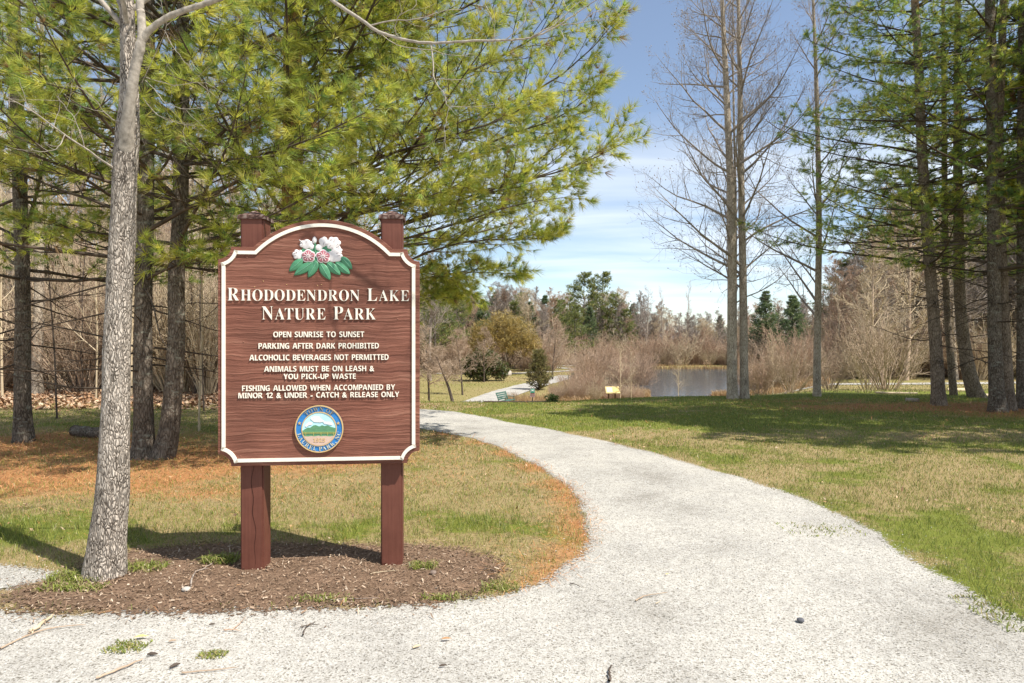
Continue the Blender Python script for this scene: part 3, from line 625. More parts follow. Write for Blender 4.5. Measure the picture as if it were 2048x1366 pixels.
    # posts with caps, behind the panel
    for k, (pxc, w, yaw) in enumerate(((499.0, .142, -.06), (781.5, .135, .0))):
        u = sp_(pxc, 1000)[0]
        h = sp_(pxc, 438)[1] + .012; bm = bmesh.new()
        bmesh.ops.create_cube(bm, size=1); 
        for v in bm.verts: v.co = Vector((v.co.x * w, v.co.y * w, (v.co.z + .5) * (h + .25) - .25))
        bmesh.ops.bevel(bm, geom=[e for e in bm.edges if abs(e.verts[0].co.z - e.verts[1].co.z) > .5], offset=.009, segments=2, affect='EDGES')
        me = bpy.data.meshes.new('post'); bm.to_mesh(me); bm.free(); me.materials.append(M_P)
        p = bpy.data.objects.new('post', me); COL.objects.link(p); p.parent = root; p.location = (u, .058 + w / 2 + .004, 0); p.rotation_euler = (0, 0, yaw)
        bm = bmesh.new(); e = w / 2 + .012
        b4 = [bm.verts.new((a * e, c_ * e, h + z)) for z in (.0, .022) for a, c_ in ((-1, -1), (1, -1), (1, 1), (-1, 1))]; ap = bm.verts.new((0, 0, h + .066))
        bm.faces.new(b4[:4][::-1])
        for i in range(4): j = (i + 1) % 4; bm.faces.new((b4[i], b4[j], b4[4 + j], b4[4 + i])); bm.faces.new((b4[4 + i], b4[4 + j], ap))
        me = bpy.data.meshes.new('post_cap'); bm.to_mesh(me); bm.free(); me.materials.append(M_CAP)
        o = bpy.data.objects.new('post_cap', me); COL.objects.link(o); o.parent = p
        if k == 0:
            zc = np.linspace(.02, .70, 26); x = .012 + .010 * np.sin(zc * 9) + .006 * np.sin(zc * 31); wd = .0011 * (1 - np.abs(zc - .42) / .42) + .0003
            V = np.concatenate([np.c_[x - wd, np.full(26, -w / 2 - .0015), zc], np.c_[x + wd, np.full(26, -w / 2 - .0015), zc]]); q_ = np.arange(25)
            mesh_obj('drying_crack', V, [np.stack([q_, 26 + q_, 27 + q_, q_ + 1], -1)], M_CRACK, p)
build_sign()

# ------------------------------------------------------------------ tree growing tools
def grow(start, dirs, length, n, up=0.0, wob=.15, droop=0.0):
    """branch centre lines: start (B,3), dirs (B,3), length (B,) -> (B,n,3)"""
    B = len(start); P = np.zeros((B, n, 3)); P[:, 0] = start; d = nrm(np.asarray(dirs, float)); st = (np.asarray(length) / (n - 1))[:, None]
    up = np.broadcast_to(np.asarray(up, float), (B,)); droop = np.broadcast_to(np.asarray(droop, float), (B,))
    for k in range(1, n):
        t = k / (n - 1)
        d = d + wob * rng.normal(size=(B, 3)) / math.sqrt(n)
        d[:, 2] += (up * t - droop * (1 - t)) * 2 / n
        d = nrm(d); P[:, k] = P[:, k - 1] + d * st
    return P
def on(P, R, idx, t):
    n = P.shape[1]; f = t * (n - 1); i = np.clip(f.astype(int), 0, n - 2); f = (f - i)[:, None]
    p = P[idx, i] * (1 - f) + P[idx, i + 1] * f; tg = nrm(P[idx, i + 1] - P[idx, i]); r = R[idx, i] * (1 - f[:, 0]) + R[idx, i + 1] * f[:, 0]
    return p, tg, r
def children(P, R, k, t0, t1, a0, a1, flat=0.0, alt=False):
    """k side branches on every parent: start, direction, parent radius, position along the parent, parent index"""
    B = len(P); idx = np.repeat(np.arange(B), k)
    t = t0 + (t1 - t0) * (np.tile(np.arange(k), B) + rng.random(B * k)) / k
    p, tg, r = on(P, R, idx, t); a = np.radians(a0 + (a1 - a0) * rng.random(len(t)))[:, None]
    rnd = rng.normal(size=(len(t), 3)); pr = nrm(rnd - (rnd * tg).sum(1, keepdims=True) * tg)
    if flat:
        sd = nrm(np.cross(tg, np.array([0, 0, 1.]))) * (np.where(np.tile(np.arange(k), B) % 2 == 0, 1, -1) if alt else np.sign(rng.random(len(t)) - .5))[:, None]
        pr = nrm(pr * (1 - flat) + sd * flat)
    return p, np.cos(a) * tg + np.sin(a) * pr, r, t, idx
def taper(r0, r1, n, p=1.0): return r1[:, None] + (r0 - r1)[:, None] * (1 - np.linspace(0, 1, n)[None])**p

def tufts(P, tg, K, ln, w, spread, col, droop=.25, jit=.15):
    """needle tufts: K thin needles fanning out from every point P along tg"""
    n = len(P); a = rng.random((n, K)) * 2 * math.pi; s = np.radians(spread[0] + (spread[1] - spread[0]) * rng.random((n, K)))
    rf = np.where(np.abs(tg[:, 2:3]) > .8, np.array([[1., 0, 0]]), np.array([[0, 0, 1.]])); u = nrm(np.cross(tg, rf)); v = np.cross(tg, u)
    d = np.cos(s)[..., None] * tg[:, None] + np.sin(s)[..., None] * (np.cos(a)[..., None] * u[:, None] + np.sin(a)[..., None] * v[:, None])
    d[..., 2] -= droop * rng.random((n, K)); d = nrm(d)
    L = (ln * (.55 + .65 * rng.random((n, 1))) * (.75 + .4 * rng.random((n, K))))[..., None]
    sd = nrm(np.cross(d, rng.normal(size=d.shape))) * w * .5
    b = P[:, None] + d * .01; tip = b + d * L; tip[..., 2] -= .12 * L[..., 0] * rng.random((n, K))
    V = np.stack([b - sd, b + sd, tip], 2).reshape(-1, 3); F = np.arange(len(V)).reshape(-1, 3)
    c = np.repeat(np.repeat(np.asarray(col)[:, None], K, 1) * (1 + jit * rng.normal(size=(n, K, 1))), 3, axis=1).reshape(-1, 3)
    return V, F, np.clip(c, .004, .8)
NEEDLE_COLS = np.array([(.52, .53, .085), (.41, .465, .085), (.27, .37, .08), (.60, .56, .115), (.175, .28, .085)])
def needle_colors(n, wts, seedpos=None):
    i = rng.choice(len(NEEDLE_COLS), n, p=np.asarray(wts) / np.sum(wts)); return NEEDLE_COLS[i] * (1 + .16 * rng.normal(size=(n, 1)))

def pine_limbs(geo, limbP, limbR, nlat, latlen, ntwig, twiglen, K, nl, nw, wts, tuft_step=3, wood=True, min_t=.25):
    """wood and needles for main limbs given as centre lines"""
    n = limbP.shape[1]
    if wood: geo.add(*tubes(limbP, limbR, 6), mi=0)
    L = np.linalg.norm(np.diff(limbP, axis=1), axis=2).sum(1)
    p, d, r, t, idx = children(limbP, limbR, nlat, min_t, .99, 38, 62, .82, True)
    ll = L[idx] * latlen * (1.15 - t) * (.6 + .6 * rng.random(len(t))) + .18
    A = grow(p, d, ll, 5, .30, .22); Ar = taper(np.minimum(r * .6, .014), np.full(len(p), .0025), 5)
    if wood: geo.add(*tubes(A, Ar, 4), mi=0)
    p2, d2, r2, t2, i2 = children(A, Ar, ntwig, .2, .98, 35, 60, .55, True)
    l2 = twiglen * (.5 + .8 * rng.random(len(t2))) * np.clip(ll[i2] / .8, .45, 1.3)
    Bt = grow(p2, d2, l2, 4, .30, .2); Br = taper(np.minimum(r2 * .7, .005), np.full(len(p2), .0016), 4)
    if wood: geo.add(*tubes(Bt, Br, 3), mi=0)
    # needle tufts near the ends of twigs and of laterals, and at limb tips
    P = []; T = []
    for Q, ts in ((Bt, np.linspace(.35, 1, tuft_step)), (A, np.linspace(.6, 1, 3)), (limbP[:, -4:], np.linspace(.3, 1, 4))):
        m = len(Q)
        for tt in ts:
            pp, tg, _ = on(Q, np.zeros(Q.shape[:2]), np.arange(m), np.full(m, min(tt, .999))); P.append(pp); T.append(tg)
    P = np.concatenate(P); T = np.concatenate(T)
    c = needle_colors(len(P), wts); mod = .80 + .45 * fnoise(P[:, 0] * 1.1 + P[:, 1] * .7, P[:, 2] * 1.1, 61); c = c * mod[:, None]; dead = rng.random(len(P)) < .025; c[dead] = np.array((.30, .19, .09))
    V, F, cc = tufts(P, T, K, nl, nw, (6, 50), c); geo.add(V, F, cc, 1)
    return len(P)
def trunk_mesh(name, pts, rad, m, parent, sides=18, n=60, flare=.0, lump=.05, loc=(0, 0, 0), flare_h=.35):
    pts = resample(np.c_[np.asarray(pts, float), np.asarray(rad, float)], n); P = pts[:, :3]; r = pts[:, 3]
    h = P[:, 2] - P[0, 2]; r = r * (1 + flare * np.exp(-(h / flare_h)**1.3 * 1.5))
    V, F = tubes(P, r, sides); V = V.reshape(n, sides, 3)
    a = np.arange(sides) / sides * 2 * math.pi
    lo = 1 + lump * (fnoise(np.cos(a)[None] * 1.3 + 5 + h[:, None] * 1.5, np.sin(a)[None] * 1.3 + h[:, None] * .8, 71, 3) - .5) * 2
    lo = lo + .16 * flare * np.exp(-(h / flare_h) * 1.6)[:, None] * np.cos(5 * a + 1)[None]
    V = P[:, None] + (V - P[:, None]) * lo[..., None] - np.asarray(loc)
    return mesh_obj(name, V.reshape(-1, 3), [F], m, parent)

def copy_tree(src, loc, rz, scale, label=None, group=None):
    c = src.copy(); COL.objects.link(c); c.location = loc; c.rotation_euler = (0, 0, rz); c.scale = scale if hasattr(scale, '__len__') else (scale,) * 3
    if label: c['label'] = label
    if group: c['group'] = group
    for ch in src.children:
        d = ch.copy(); COL.objects.link(d); d.parent = c
    return c

# ------------------------------------------------------------------ pines
def pine(name, pts, rad, zs, limb_len, nper, label, wts, m_bark=None, group=None, extra=None, K=26, nl=.142, nw=.0052, nlat=11, ntwig=4, az=None, elev=(4, 22), latlen=.34, twiglen=.26, upper=None, flare=.22, dead=True, az_w=None, lower_skip=None):
    base = np.asarray(pts[0], float); root = empty(name, base, 0, label, 'pine tree', group)
    m_bark = m_bark or M_BARK_PINE
    trunk_mesh('trunk', pts, rad, m_bark, root, 18, 70, flare, .05, base)
    C = resample(np.c_[np.asarray(pts, float), rad], 200)
    geo = Geo(); S = []; D = []; L = []; Rr = []
    k = 0
    for z in zs:
        i = np.searchsorted(C[:, 2], base[2] + z); 
        if i >= 199: continue
        for j in range(nper):
            a = k * 2.39996 + rng.normal() * .3; k += 1
            if az is not None and rng.random() < .75: a = az[0] + (az[1] - az[0]) * rng.random()
            e = R_(elev[0] + (elev[1] - elev[0]) * rng.random())
            S.append(C[i, :3] + [0, 0, rng.normal() * .08]); D.append((math.cos(a) * math.cos(e), math.sin(a) * math.cos(e), math.sin(e))); L.append(limb_len(z) * (.7 + .45 * rng.random())); Rr.append(min(C[i, 3] * .5, .008 + .0065 * L[-1]))
    S = np.array(S) - base; D = np.array(D); L = np.array(L); Rr = np.array(Rr)
    n = 9; P = grow(S, D, L, n, .35, .13, .12); R = taper(Rr, np.full(len(Rr), .004), n)
    if extra is not None:
        E0 = np.stack([resample(e[:, :3], n) for e in extra]) - base; pine_limbs(geo, E0, taper(np.array([e[0, 3] for e in extra]) * .6, np.full(len(E0), .004), n), nlat + 5, latlen, ntwig + 1, twiglen, K, nl, nw, wts)
    if False:
        E = np.stack([resample(e[:, :3], n) for e in extra]) - base; P = np.concatenate([P, E]); R = np.concatenate([R, taper(np.array([e[0, 3] for e in extra]), np.full(len(E), .004), n)])
    pine_limbs(geo, P, R, nlat, latlen, ntwig, twiglen, K, nl, nw, wts)
    if dead:   # bare dead stubs under the crown
        z0 = min(zs); nd = 16; zz = base[2] + .9 + (z0 - .9) * rng.random(nd); ii = np.searchsorted(C[:, 2], zz); a = rng.random(nd) * 6.28
        P = grow(C[ii, :3] - base, np.c_[np.cos(a), np.sin(a), rng.normal(size=nd) * .25], .5 + 1.6 * rng.random(nd), 6, 0, .25); R = taper(np.full(nd, .013), np.full(nd, .003), 6); geo.add(*tubes(P, R, 4), mi=0)
        p, d, r, t, idx = children(P, R, 4, .3, .95, 30, 60); Q = grow(p, d, .25 + .4 * rng.random(len(t)), 4, 0, .3); geo.add(*tubes(Q, taper(np.full(len(t), .005), np.full(len(t), .002), 4), 3), mi=0)
    geo.build('crown', [M_TWIG_PINE, M_NEEDLE], root)
    return root
W_SUN = (4, 3, 1.2, 2.2, .6); W_SHADE = (1, 2.5, 3, .6, 2.4)  # sunlit and shaded look put into the needle colour mix
def limb_px(pts, r):
    pts = [(a - (38 * k / 5 if a > 800 else 0), b, d) for k, (a, b, d) in enumerate(pts)]
    return np.array([[*at(a, b, d), r] for a, b, d in pts])

def build_left_pines():
    # orange-barked pine behind the sign; its long boughs reach out over the path
    d = 9.6; x = gx(583, d); z0 = float(zf(x, d))
    pts = [(x + .05, d, z0), (x, d, 2), (x + .02, d, 4), (x + .02, d, 6), (x + .1, d, 8), (x + .1, d, 10)]
    ex = [limb_px(p, r) for p, r in (
        ([(590, 560, 9.5), (760, 470, 8.9), (930, 400, 8.6), (1080, 360, 8.4), (1190, 330, 8.3), (1284, 285, 8.2)], .04),
        ([(590, 480, 9.5), (740, 420, 9.0), (900, 330, 8.7), (1040, 270, 8.6), (1150, 235, 8.5), (1228, 185, 8.4)], .04),
        ([(585, 400, 9.5), (760, 330, 9.0), (920, 250, 8.6), (1060, 200, 8.3), (1180, 130, 8.2), (1266, 45, 8.1)], .045),
        ([(585, 620, 9.6), (740, 560, 9.3), (880, 500, 9.1), (990, 480, 9.0), (1080, 480, 9.0), (1150, 470, 9.0)], .035),
        ([(585, 640, 9.6), (730, 590, 9.8), (850, 560, 9.8), (940, 545, 9.8), (1010, 545, 9.8), (1072, 548, 9.8)], .03),
        ([(585, 300, 9.5), (740, 240, 8.9), (900, 170, 8.5), (1030, 110, 8.3), (1120, 60, 8.2), (1190, -10, 8.2)], .045),
        ([(585, 520, 9.5), (720, 500, 8.9), (850, 470, 8.6), (960, 440, 8.3), (1060, 410, 8.2), (1165, 395, 8.1)], .035),
        ([(585, 350, 9.5), (700, 330, 8.4), (820, 300, 7.8), (930, 270, 7.5), (1030, 240, 7.4), (1110, 200, 7.4)], .04),
        ([(585, 440, 9.5), (660, 430, 8.6), (740, 420, 8.0), (830, 400, 7.6), (900, 390, 7.4), (990, 350, 7.3)], .035),
        ([(585, 220, 9.5), (720, 130, 9.0), (860, 60, 8.8), (980, 0, 8.6), (1080, -50, 8.5), (1160, -90, 8.5)], .045),
        ([(585, 600, 9.5), (690, 560, 9.9), (800, 540, 10.2), (870, 545, 10.3), (930, 560, 10.3), (985, 590, 10.3)], .03),
        ([(600, 690, 9.6), (700, 660, 10), (780, 630, 10.2), (840, 600, 10.3), (890, 590, 10.3), (945, 600, 10.4)], .03))]
    zs = np.arange(2.7, 8.8, .50)
    pine('pine_tree', pts, [.17, .155, .145, .13, .10, .03], zs, lambda z: 4.6 * max(.15, 1 - (z - 2.5) / 10.5)**.75, 4, 'tall pine behind the sign with orange upper bark and long boughs over the path', W_SUN, M_BARK_ORANGE, extra=ex, az=(-1.75, .55), nlat=13, ntwig=5)
    # twin-stemmed pine behind the grey tree
    d = 7.9; xa, xb = gx(287, d), gx(338, d); z0 = float(zf(xa, d))
    pa = [at(285, 930, d), at(287, 860, d), at(286, 700, d), at(288, 560, d), at(291, 430, d), at(294, 250, d), at(297, 0, d), at(300, -300, d), at(302, -560, d)]
    pb = [at(318, 930, d), at(338, 860, d), at(352, 700, d), at(353, 560, d), at(360, 430, d), at(364, 250, d), at(366, 0, d), at(366, -300, d), at(366, -560, d)]
    ra = [.13, .113, .10, .095, .09, .082, .07, .05, .02]; rb = [.13, .112, .097, .093, .088, .08, .068, .05, .02]
    root = pine('pine_tree', pa, ra, np.arange(2.5, 7.4, .5), lambda z: 2.9 * max(.2, 1 - (z - 2.4) / 9)**.7, 4, 'twin-stemmed dark pine right behind the grey tree, its two trunks joined at the foot', (3, 3, 1.8, 1.5, .8), flare=.25, nlat=9, ntwig=3,
                extra=[limb_px(p, r) for p, r in (([(290, 560, 7.9), (330, 540, 7.6), (380, 522, 7.3), (430, 512, 7.0), (480, 490, 6.8)], .03), ([(360, 470, 7.9), (430, 450, 7.4), (520, 440, 7.0), (600, 400, 6.7), (680, 370, 6.5)], .03), ([(292, 375, 7.9), (330, 330, 7.5), (370, 250, 7.2), (395, 180, 7.0), (420, 100, 6.9)], .035), ([(362, 330, 7.9), (450, 320, 7.3), (560, 300, 6.9), (660, 260, 6.6), (760, 210, 6.5)], .035))])
    base = np.asarray(pa[0])
    trunk_mesh('trunk', pb, rb, M_BARK_PINE, root, 18, 70, .3, .05, base)
    C = np.array(pb); g = Geo()
    zz = np.arange(2.6, 7.4, .5); S = np.array([[np.interp(z, C[:, 2], C[:, 0]), d, z] for z in np.repeat(zz, 4)]) - base
    a = np.arange(len(S)) * 2.4 + .5; e = np.radians(4 + 18 * rng.random(len(S))); P = grow(S, np.c_[np.cos(a) * np.cos(e), np.sin(a) * np.cos(e), np.sin(e)], 2.9 * np.clip(1 - (np.repeat(zz, 4) - 2.4) / 9, .2, 1)**.7 * (.7 + .45 * rng.random(len(S))), 9, .35, .13, .12)
    pine_limbs(g, P, taper(np.full(len(S), .028), np.full(len(S), .004), 9), 11, .34, 4, .26, 24, .142, .0052, (3, 3, 1.8, 1.5, .8)); g.build('crown', [M_TWIG_PINE, M_NEEDLE], root)
    # dark pine at the left edge of the picture
    d = 9.2; pts = [at(48, 895, d), at(45, 800, d), at(46, 600, d), at(42, 450, d), at(36, 250, d), at(27, 0, d), at(20, -300, d), at(15, -600, d), at(12, -800, d)]
    pine('pine_tree', pts, [.125, .105, .093, .088, .084, .076, .06, .045, .02], np.arange(2.4, 8.0, .55), lambda z: 3.1 * max(.2, 1 - (z - 2.3) / 9.5)**.7, 4, 'dark straight pine at the left edge, standing alone in the shade', (2, 3, 2.4, .8, 1.4), elev=(-8, 30), nlat=7, ntwig=3)
    # further pines behind, filling the canopy
    for (px, d, h, lab) in ((700, 14.5, 9.4, 'pine further back behind the sign, right of the orange-barked one'),):
        x = gx(px, d); z0 = float(zf(x, d)); pts = [(x, d, z0), (x, d, z0 + 3), (x + .05, d, z0 + 6), (x, d, z0 + h)]
        pine('pine_tree', pts, [.15, .13, .10, .03], np.arange(3.6, h - .4, .6), lambda z: 3.4 * max(.2, 1 - (z - 2.8) / (h - 2))**.7, 4, lab, (2.4, 3, 2, 1, 1), K=16, nw=.008, nlat=9, ntwig=3)
build_left_pines()

def build_right_pines():
    def P_(l): return [at(*p) for p in l]
    d = 14.3
    pine('pine_tree', P_([(1878, 812, d), (1872, 700, d), (1862, 560, d), (1850, 400, d), (1843, 280, d), (1838, 150, d), (1830, 0, d), (1822, -250, d), (1818, -420, d)]), [.14, .122, .113, .108, .10, .088, .075, .045, .02],
         np.arange(3.1, 12, .62), lambda z: 3.6 * max(.25, 1 - (z - 2.6) / 11)**.6, 4, 'pine with a straight lit trunk, left of the trunk pair at the right edge', W_SHADE, M_BARK_BROWN, elev=(-6, 16), K=16, nw=.0075, nlat=10, ntwig=3, latlen=.36)
    d = 13.0
    r = pine('pine_tree', P_([(1996, 828, d), (1990, 700, d), (1988, 560, d), (1986, 400, d), (1984, 200, d), (1980, 0, d), (1976, -300, d), (1974, -500, d)]), [.14, .12, .113, .105, .098, .085, .05, .02],
         np.arange(2.9, 11.5, .6), lambda z: 3.9 * max(.25, 1 - (z - 2.6) / 11)**.6, 4, 'thick pine at the right edge with two trunks close together', (2, 2.6, 2.4, 1.2, 1.6), M_BARK_PINE, elev=(-6, 16), K=16, nw=.0075, nlat=10, ntwig=3, flare=.35, latlen=.36)
    pts = P_([(2019, 826, d + .25), (2012, 700, d + .25), (2006, 560, d + .25), (2000, 400, d + .3), (1998, 260, d + .3), (2005, 60, d + .3), (2010, -200, d + .3)])
    trunk_mesh('trunk', pts, [.11, .095, .088, .084, .08, .068, .03], M_BARK_BROWN, r, 16, 60, .4, .05, np.asarray(P_([(1996, 828, d)])[0]))
    d = 13.6
    pine('pine_tree', P_([(2042, 818, d), (2042, 600, d), (2042, 300, d), (2044, 0, d), (2044, -300, d)]), [.085, .075, .07, .06, .02], np.arange(3.2, 8.5, .7), lambda z: 2.6 * max(.25, 1 - (z - 2.6) / 9)**.6, 4, 'slim dark pine trunk at the very right edge of the view', (2, 2.6, 2.4, 1.2, 1.6), elev=(-6, 20), K=16, nw=.0075, nlat=8, ntwig=3, flare=.2)
    d = 17.5
    pine('pine_tree', P_([(1908, 797, d), (1900, 700, d), (1893, 600, d), (1890, 450, d), (1888, 200, d), (1886, 0, d), (1886, -150, d)]), [.095, .085, .08, .075, .06, .04, .02], np.arange(4.2, 11, .7), lambda z: 2.9 * max(.25, 1 - (z - 3) / 11)**.6, 4, 'slender leaning pine just right of the straight lit trunk', W_SHADE, M_BARK_BROWN, elev=(-4, 18), K=14, nw=.009, nlat=8, ntwig=3, flare=.1)
    d = 16.5
    pine('pine_tree', P_([(1957, 803, d), (1942, 760, d), (1930, 700, d), (1920, 600, d), (1917, 450, d), (1915, 250, d), (1915, 0, d), (1915, -200, d)]), [.19, .165, .145, .13, .115, .09, .06, .02], np.arange(4, 11, .7), lambda z: 3.0 * max(.25, 1 - (z - 3) / 11)**.6, 4, 'pine with a foot that curves to the right, in front of the woods', W_SHADE, M_BARK_BROWN, elev=(-4, 18), K=14, nw=.009, nlat=8, ntwig=3, flare=.2)
    # two pines standing right of the view, whose shade lies over the lawn
    d = 11; 
    for k, (x, y, h, z0, rr) in enumerate(((10.6, 8.2, 14.5, 5.6, 3.4), (15.4, 9.6, 15, 4.6, 3.8), (13.6, 13.6, 14, 3.6, 3.6))):
        pts = [(x, y, 0), (x, y, 4), (x + .1, y, 8), (x, y, h)]
        pine('pine_tree', pts, [.2, .17, .13, .03], np.arange(z0, h - .4, .62), lambda z: rr * max(.25, 1 - (z - z0) / (h - z0 + 2))**.6, 5,
             ('tall pine beyond the right edge whose shade falls on the lawn', 'tall pine furthest out beyond the right edge', 'pine beyond the right edge, next to the thick double trunk')[k], (2, 2.6, 2.4, 1.2, 1.6), K=15, nw=.05, nlat=11, ntwig=4, dead=False)
build_right_pines()

# ------------------------------------------------------------------ the grey tree beside the sign
def build_grey_tree():
    d = 3.93
    base = np.array(at(213, 1158, d)); base[2] = 0
    root = empty('grey_barked_tree', base, 0, 'leaning grey tree with ridged bark, forked above, left of the sign', 'tree')
    tr = [(212, 1175, d, .122), (215, 1140, d, .122), (221, 1060, d, .113), (228, 985, d, .104), (232, 900, d, .096), (236, 800, d, .089), (238, 700, d, .086), (242, 600, d, .083), (247, 500, d, .082), (251, 420, d, .081), (254, 340, d, .081), (259, 270, d, .077), (262, 215, d, .064), (262, 150, d, .055), (260, 80, d, .050), (258, 0, d, .046), (256, -150, d, .040), (250, -400, d, .03), (246, -650, d, .012)]
    C = resample(np.array([[*at(a - 4, b, dd), r * .86] for a, b, dd, r in tr]), 260); n, s = 260, 40
    V, F = tubes(C[:, :3], C[:, 3], s); V = V.reshape(n, s, 3); a = np.arange(s) / s * 6.2832; h = C[:, 2]
    lo = 1 + .07 * (fnoise(np.cos(a)[None] * 1.2 + 9 + h[:, None] * 1.1, np.sin(a)[None] * 1.2 + h[:, None] * 2.1, 5, 4) - .5) * 2
    # blocky bark plates as real relief
    u = (a / 6.2832 * 26)[None] + 1.6 * (fnoise(h[:, None] * 14, a[None] * 3 + 0 * h[:, None], 15) - .5); w = h[:, None] * 24 + 1.2 * fnoise(a[None] * 5 + 0 * h[:, None], h[:, None] * 6, 16)
    pl = fnoise(u, w, 17, 2); lo = lo + .045 * (pl - .5)
    lo = lo + .13 * np.exp(-np.maximum(h - .02, 0) / .16)[:, None] * (1 + .35 * np.cos(5 * a + .8))[None]
    for (zb, ab, rb) in ((at(250, 890, d)[2], 4.5, .10), (at(262, 475, d)[2], 5.6, .12), (at(250, 980, d)[2], 4.9, .16)):
        lo = lo + .10 * np.exp(-((h[:, None] - zb) / rb)**2 - ((np.angle(np.exp(1j * (a[None] - ab)))) / .5)**2)
    V = C[:, None, :3] + (V - C[:, None, :3]) * lo[..., None]
    mesh_obj('trunk', V.reshape(-1, 3) - base, [F], M_BARK_GREY, root)
    # smooth forward limb: rises in front of the leader, forks, and arches over the picture
    D = .0
    limb = [(252, 300, 3.90, .05), (256, 240, 3.84, .043), (262, 190, 3.80, .036), (270, 140, 3.78, .033), (280, 95, 3.76, .031), (284, 70, 3.76, .029), (282, 30, 3.76, .026), (280, 0, 3.76, .025), (276, -150, 3.76, .02), (270, -400, 3.8, .008)]
    arch = [(284, 82, 3.76, .026), (302, 58, 3.75, .022), (340, 32, 3.74, .020), (395, 12, 3.73, .0185), (440, -3, 3.72, .0175), (510, -30, 3.7, .016), (590, -38, 3.68, .0145), (640, -20, 3.66, .0135), (670, 5, 3.65, .0125), (720, 38, 3.64, .0115), (755, 62, 3.63, .0105), (800, 77, 3.62, .0095), (860, 86, 3.6, .0085), (930, 82, 3.58, .0075), (1010, 80, 3.56, .0066), (1060, 76, 3.55, .0058), (1100, 60, 3.54, .005), (1140, 35, 3.53, .004), (1180, 8, 3.52, .003), (1215, -12, 3.5, .002)]
    g = Geo()
    for l, sd, k in ((limb, 16, 70), (arch, 12, 120)):
        c = resample(np.array([[*at(a_, b_, dd), r] for a_, b_, dd, r in l]), k); c[:, 3] *= .84; c[:, :3] += rng.normal(size=(k, 3)) * .0012; V, F = tubes(c[:, :3], c[:, 3], sd)
        mesh_obj('limb', V - base, [F], M_BARK_SMOOTH, root)
    tw = [([(738, 52, 3.635), (770, 44, 3.63), (800, 40, 3.62), (850, 36, 3.62), (890, 18, 3.6), (930, 22, 3.6)], .0048), ([(862, 87, 3.6), (866, 130, 3.58), (868, 160, 3.57), (884, 180, 3.56), (893, 200, 3.56), (898, 213, 3.55), (950, 214, 3.54), (1000, 205, 3.53)], .0042), ([(868, 160, 3.57), (880, 158, 3.55), (900, 158, 3.53), (930, 160, 3.5)], .002), ([(898, 213, 3.55), (893, 240, 3.55), (888, 270, 3.55), (895, 310, 3.54)], .0022),
          ([(1062, 76, 3.55), (1085, 62, 3.53), (1110, 48, 3.52), (1135, 25, 3.5), (1160, 2, 3.5), (1180, -20, 3.5)], .0042), ([(1120, 50, 3.53), (1160, 46, 3.5), (1200, 38, 3.48), (1240, 30, 3.46)], .0025), ([(1120, 58, 3.53), (1128, 80, 3.5), (1122, 110, 3.5), (1112, 140, 3.5)], .002), ([(1160, 46, 3.5), (1200, 20, 3.5), (1250, 18, 3.48)], .0016), ([(800, 77, 3.62), (790, 60, 3.6), (800, 30, 3.58), (830, 12, 3.57), (835, -10, 3.57)], .003), ([(755, 62, 3.63), (800, 92, 3.6), (860, 100, 3.55), (905, 112, 3.5), (950, 108, 3.5)], .0024), ([(1010, 80, 3.56), (1040, 55, 3.53), (1055, 25, 3.52), (1060, -10, 3.5)], .0026), ([(988, 80, 3.57), (989, 50, 3.56), (988, 15, 3.55)], .0018),
          ([(284, 165, 3.8), (330, 62, 3.6), (325, 20, 3.5), (318, -20, 3.5)], .002), ([(292, 155, 3.9), (350, 170, 3.7), (400, 165, 3.6), (430, 172, 3.5)], .0022), ([(290, 160, 3.9), (310, 180, 3.8), (330, 205, 3.7), (370, 218, 3.6), (410, 215, 3.6)], .0025), ([(286, 195, 3.9), (310, 225, 3.8), (350, 245, 3.7), (395, 252, 3.6)], .0025), ([(330, 62, 3.75), (350, 100, 3.7), (385, 140, 3.6)], .002), ([(246, 250, 3.9), (215, 230, 3.8), (190, 200, 3.7), (150, 170, 3.6)], .004), ([(230, 340, 3.9), (190, 310, 3.75), (130, 270, 3.6), (60, 220, 3.5), (10, 190, 3.4)], .007), ([(130, 270, 3.6), (110, 300, 3.55), (60, 300, 3.5)], .003), ([(170, 298, 3.7), (150, 240, 3.65), (110, 190, 3.6)], .003)]
    P = np.stack([resample(np.array([at(*p) for p in t]), 14) for t, r in tw]); R = taper(np.array([r for t, r in tw]), np.full(len(tw), .0009), 14, .8)
    P = P + rng.normal(size=P.shape) * .004 * np.linspace(.2, 1, 14)[None, :, None]
    g.add(*tubes(P - base, R, 5))
    p, dd, r, t, idx = children(P, R, 5, .35, .97, 30, 65); Q = grow(p, dd, .06 + .2 * rng.random(len(t)), 5, .3, .3); g.add(*tubes(Q - base, taper(np.minimum(r * .7, .002), np.full(len(t), .0007), 5), 3))
    # boughs of the crown above the picture
    C2 = C[190:, :]; nb = 16; ii = rng.integers(12, 66, nb); a = np.arange(nb) * 2.4
    P = grow(C2[ii, :3], np.c_[np.cos(a), np.sin(a) - .2, .7 + .3 * rng.random(nb)], 1.3 + 1.0 * rng.random(nb), 10, .5, .25); R = taper(np.full(nb, .017), np.full(nb, .003), 10); g.add(*tubes(P - base, R, 5))
    p, dd, r, t, idx = children(P, R, 7, .2, .97, 30, 65); Q = grow(p, dd, .4 + .6 * rng.random(len(t)), 6, .4, .3); QR = taper(np.minimum(r * .6, .006), np.full(len(t), .0015), 6); g.add(*tubes(Q - base, QR, 3))
    p, dd, r, t, idx = children(Q, QR, 4, .2, .97, 30, 65); W = grow(p, dd, .15 + .25 * rng.random(len(t)), 4, .4, .3); g.add(*tubes(W - base, taper(np.full(len(t), .002), np.full(len(t), .0008), 4), 3))
    g.build('crown', M_BARK_SMOOTH, root)
build_grey_tree()

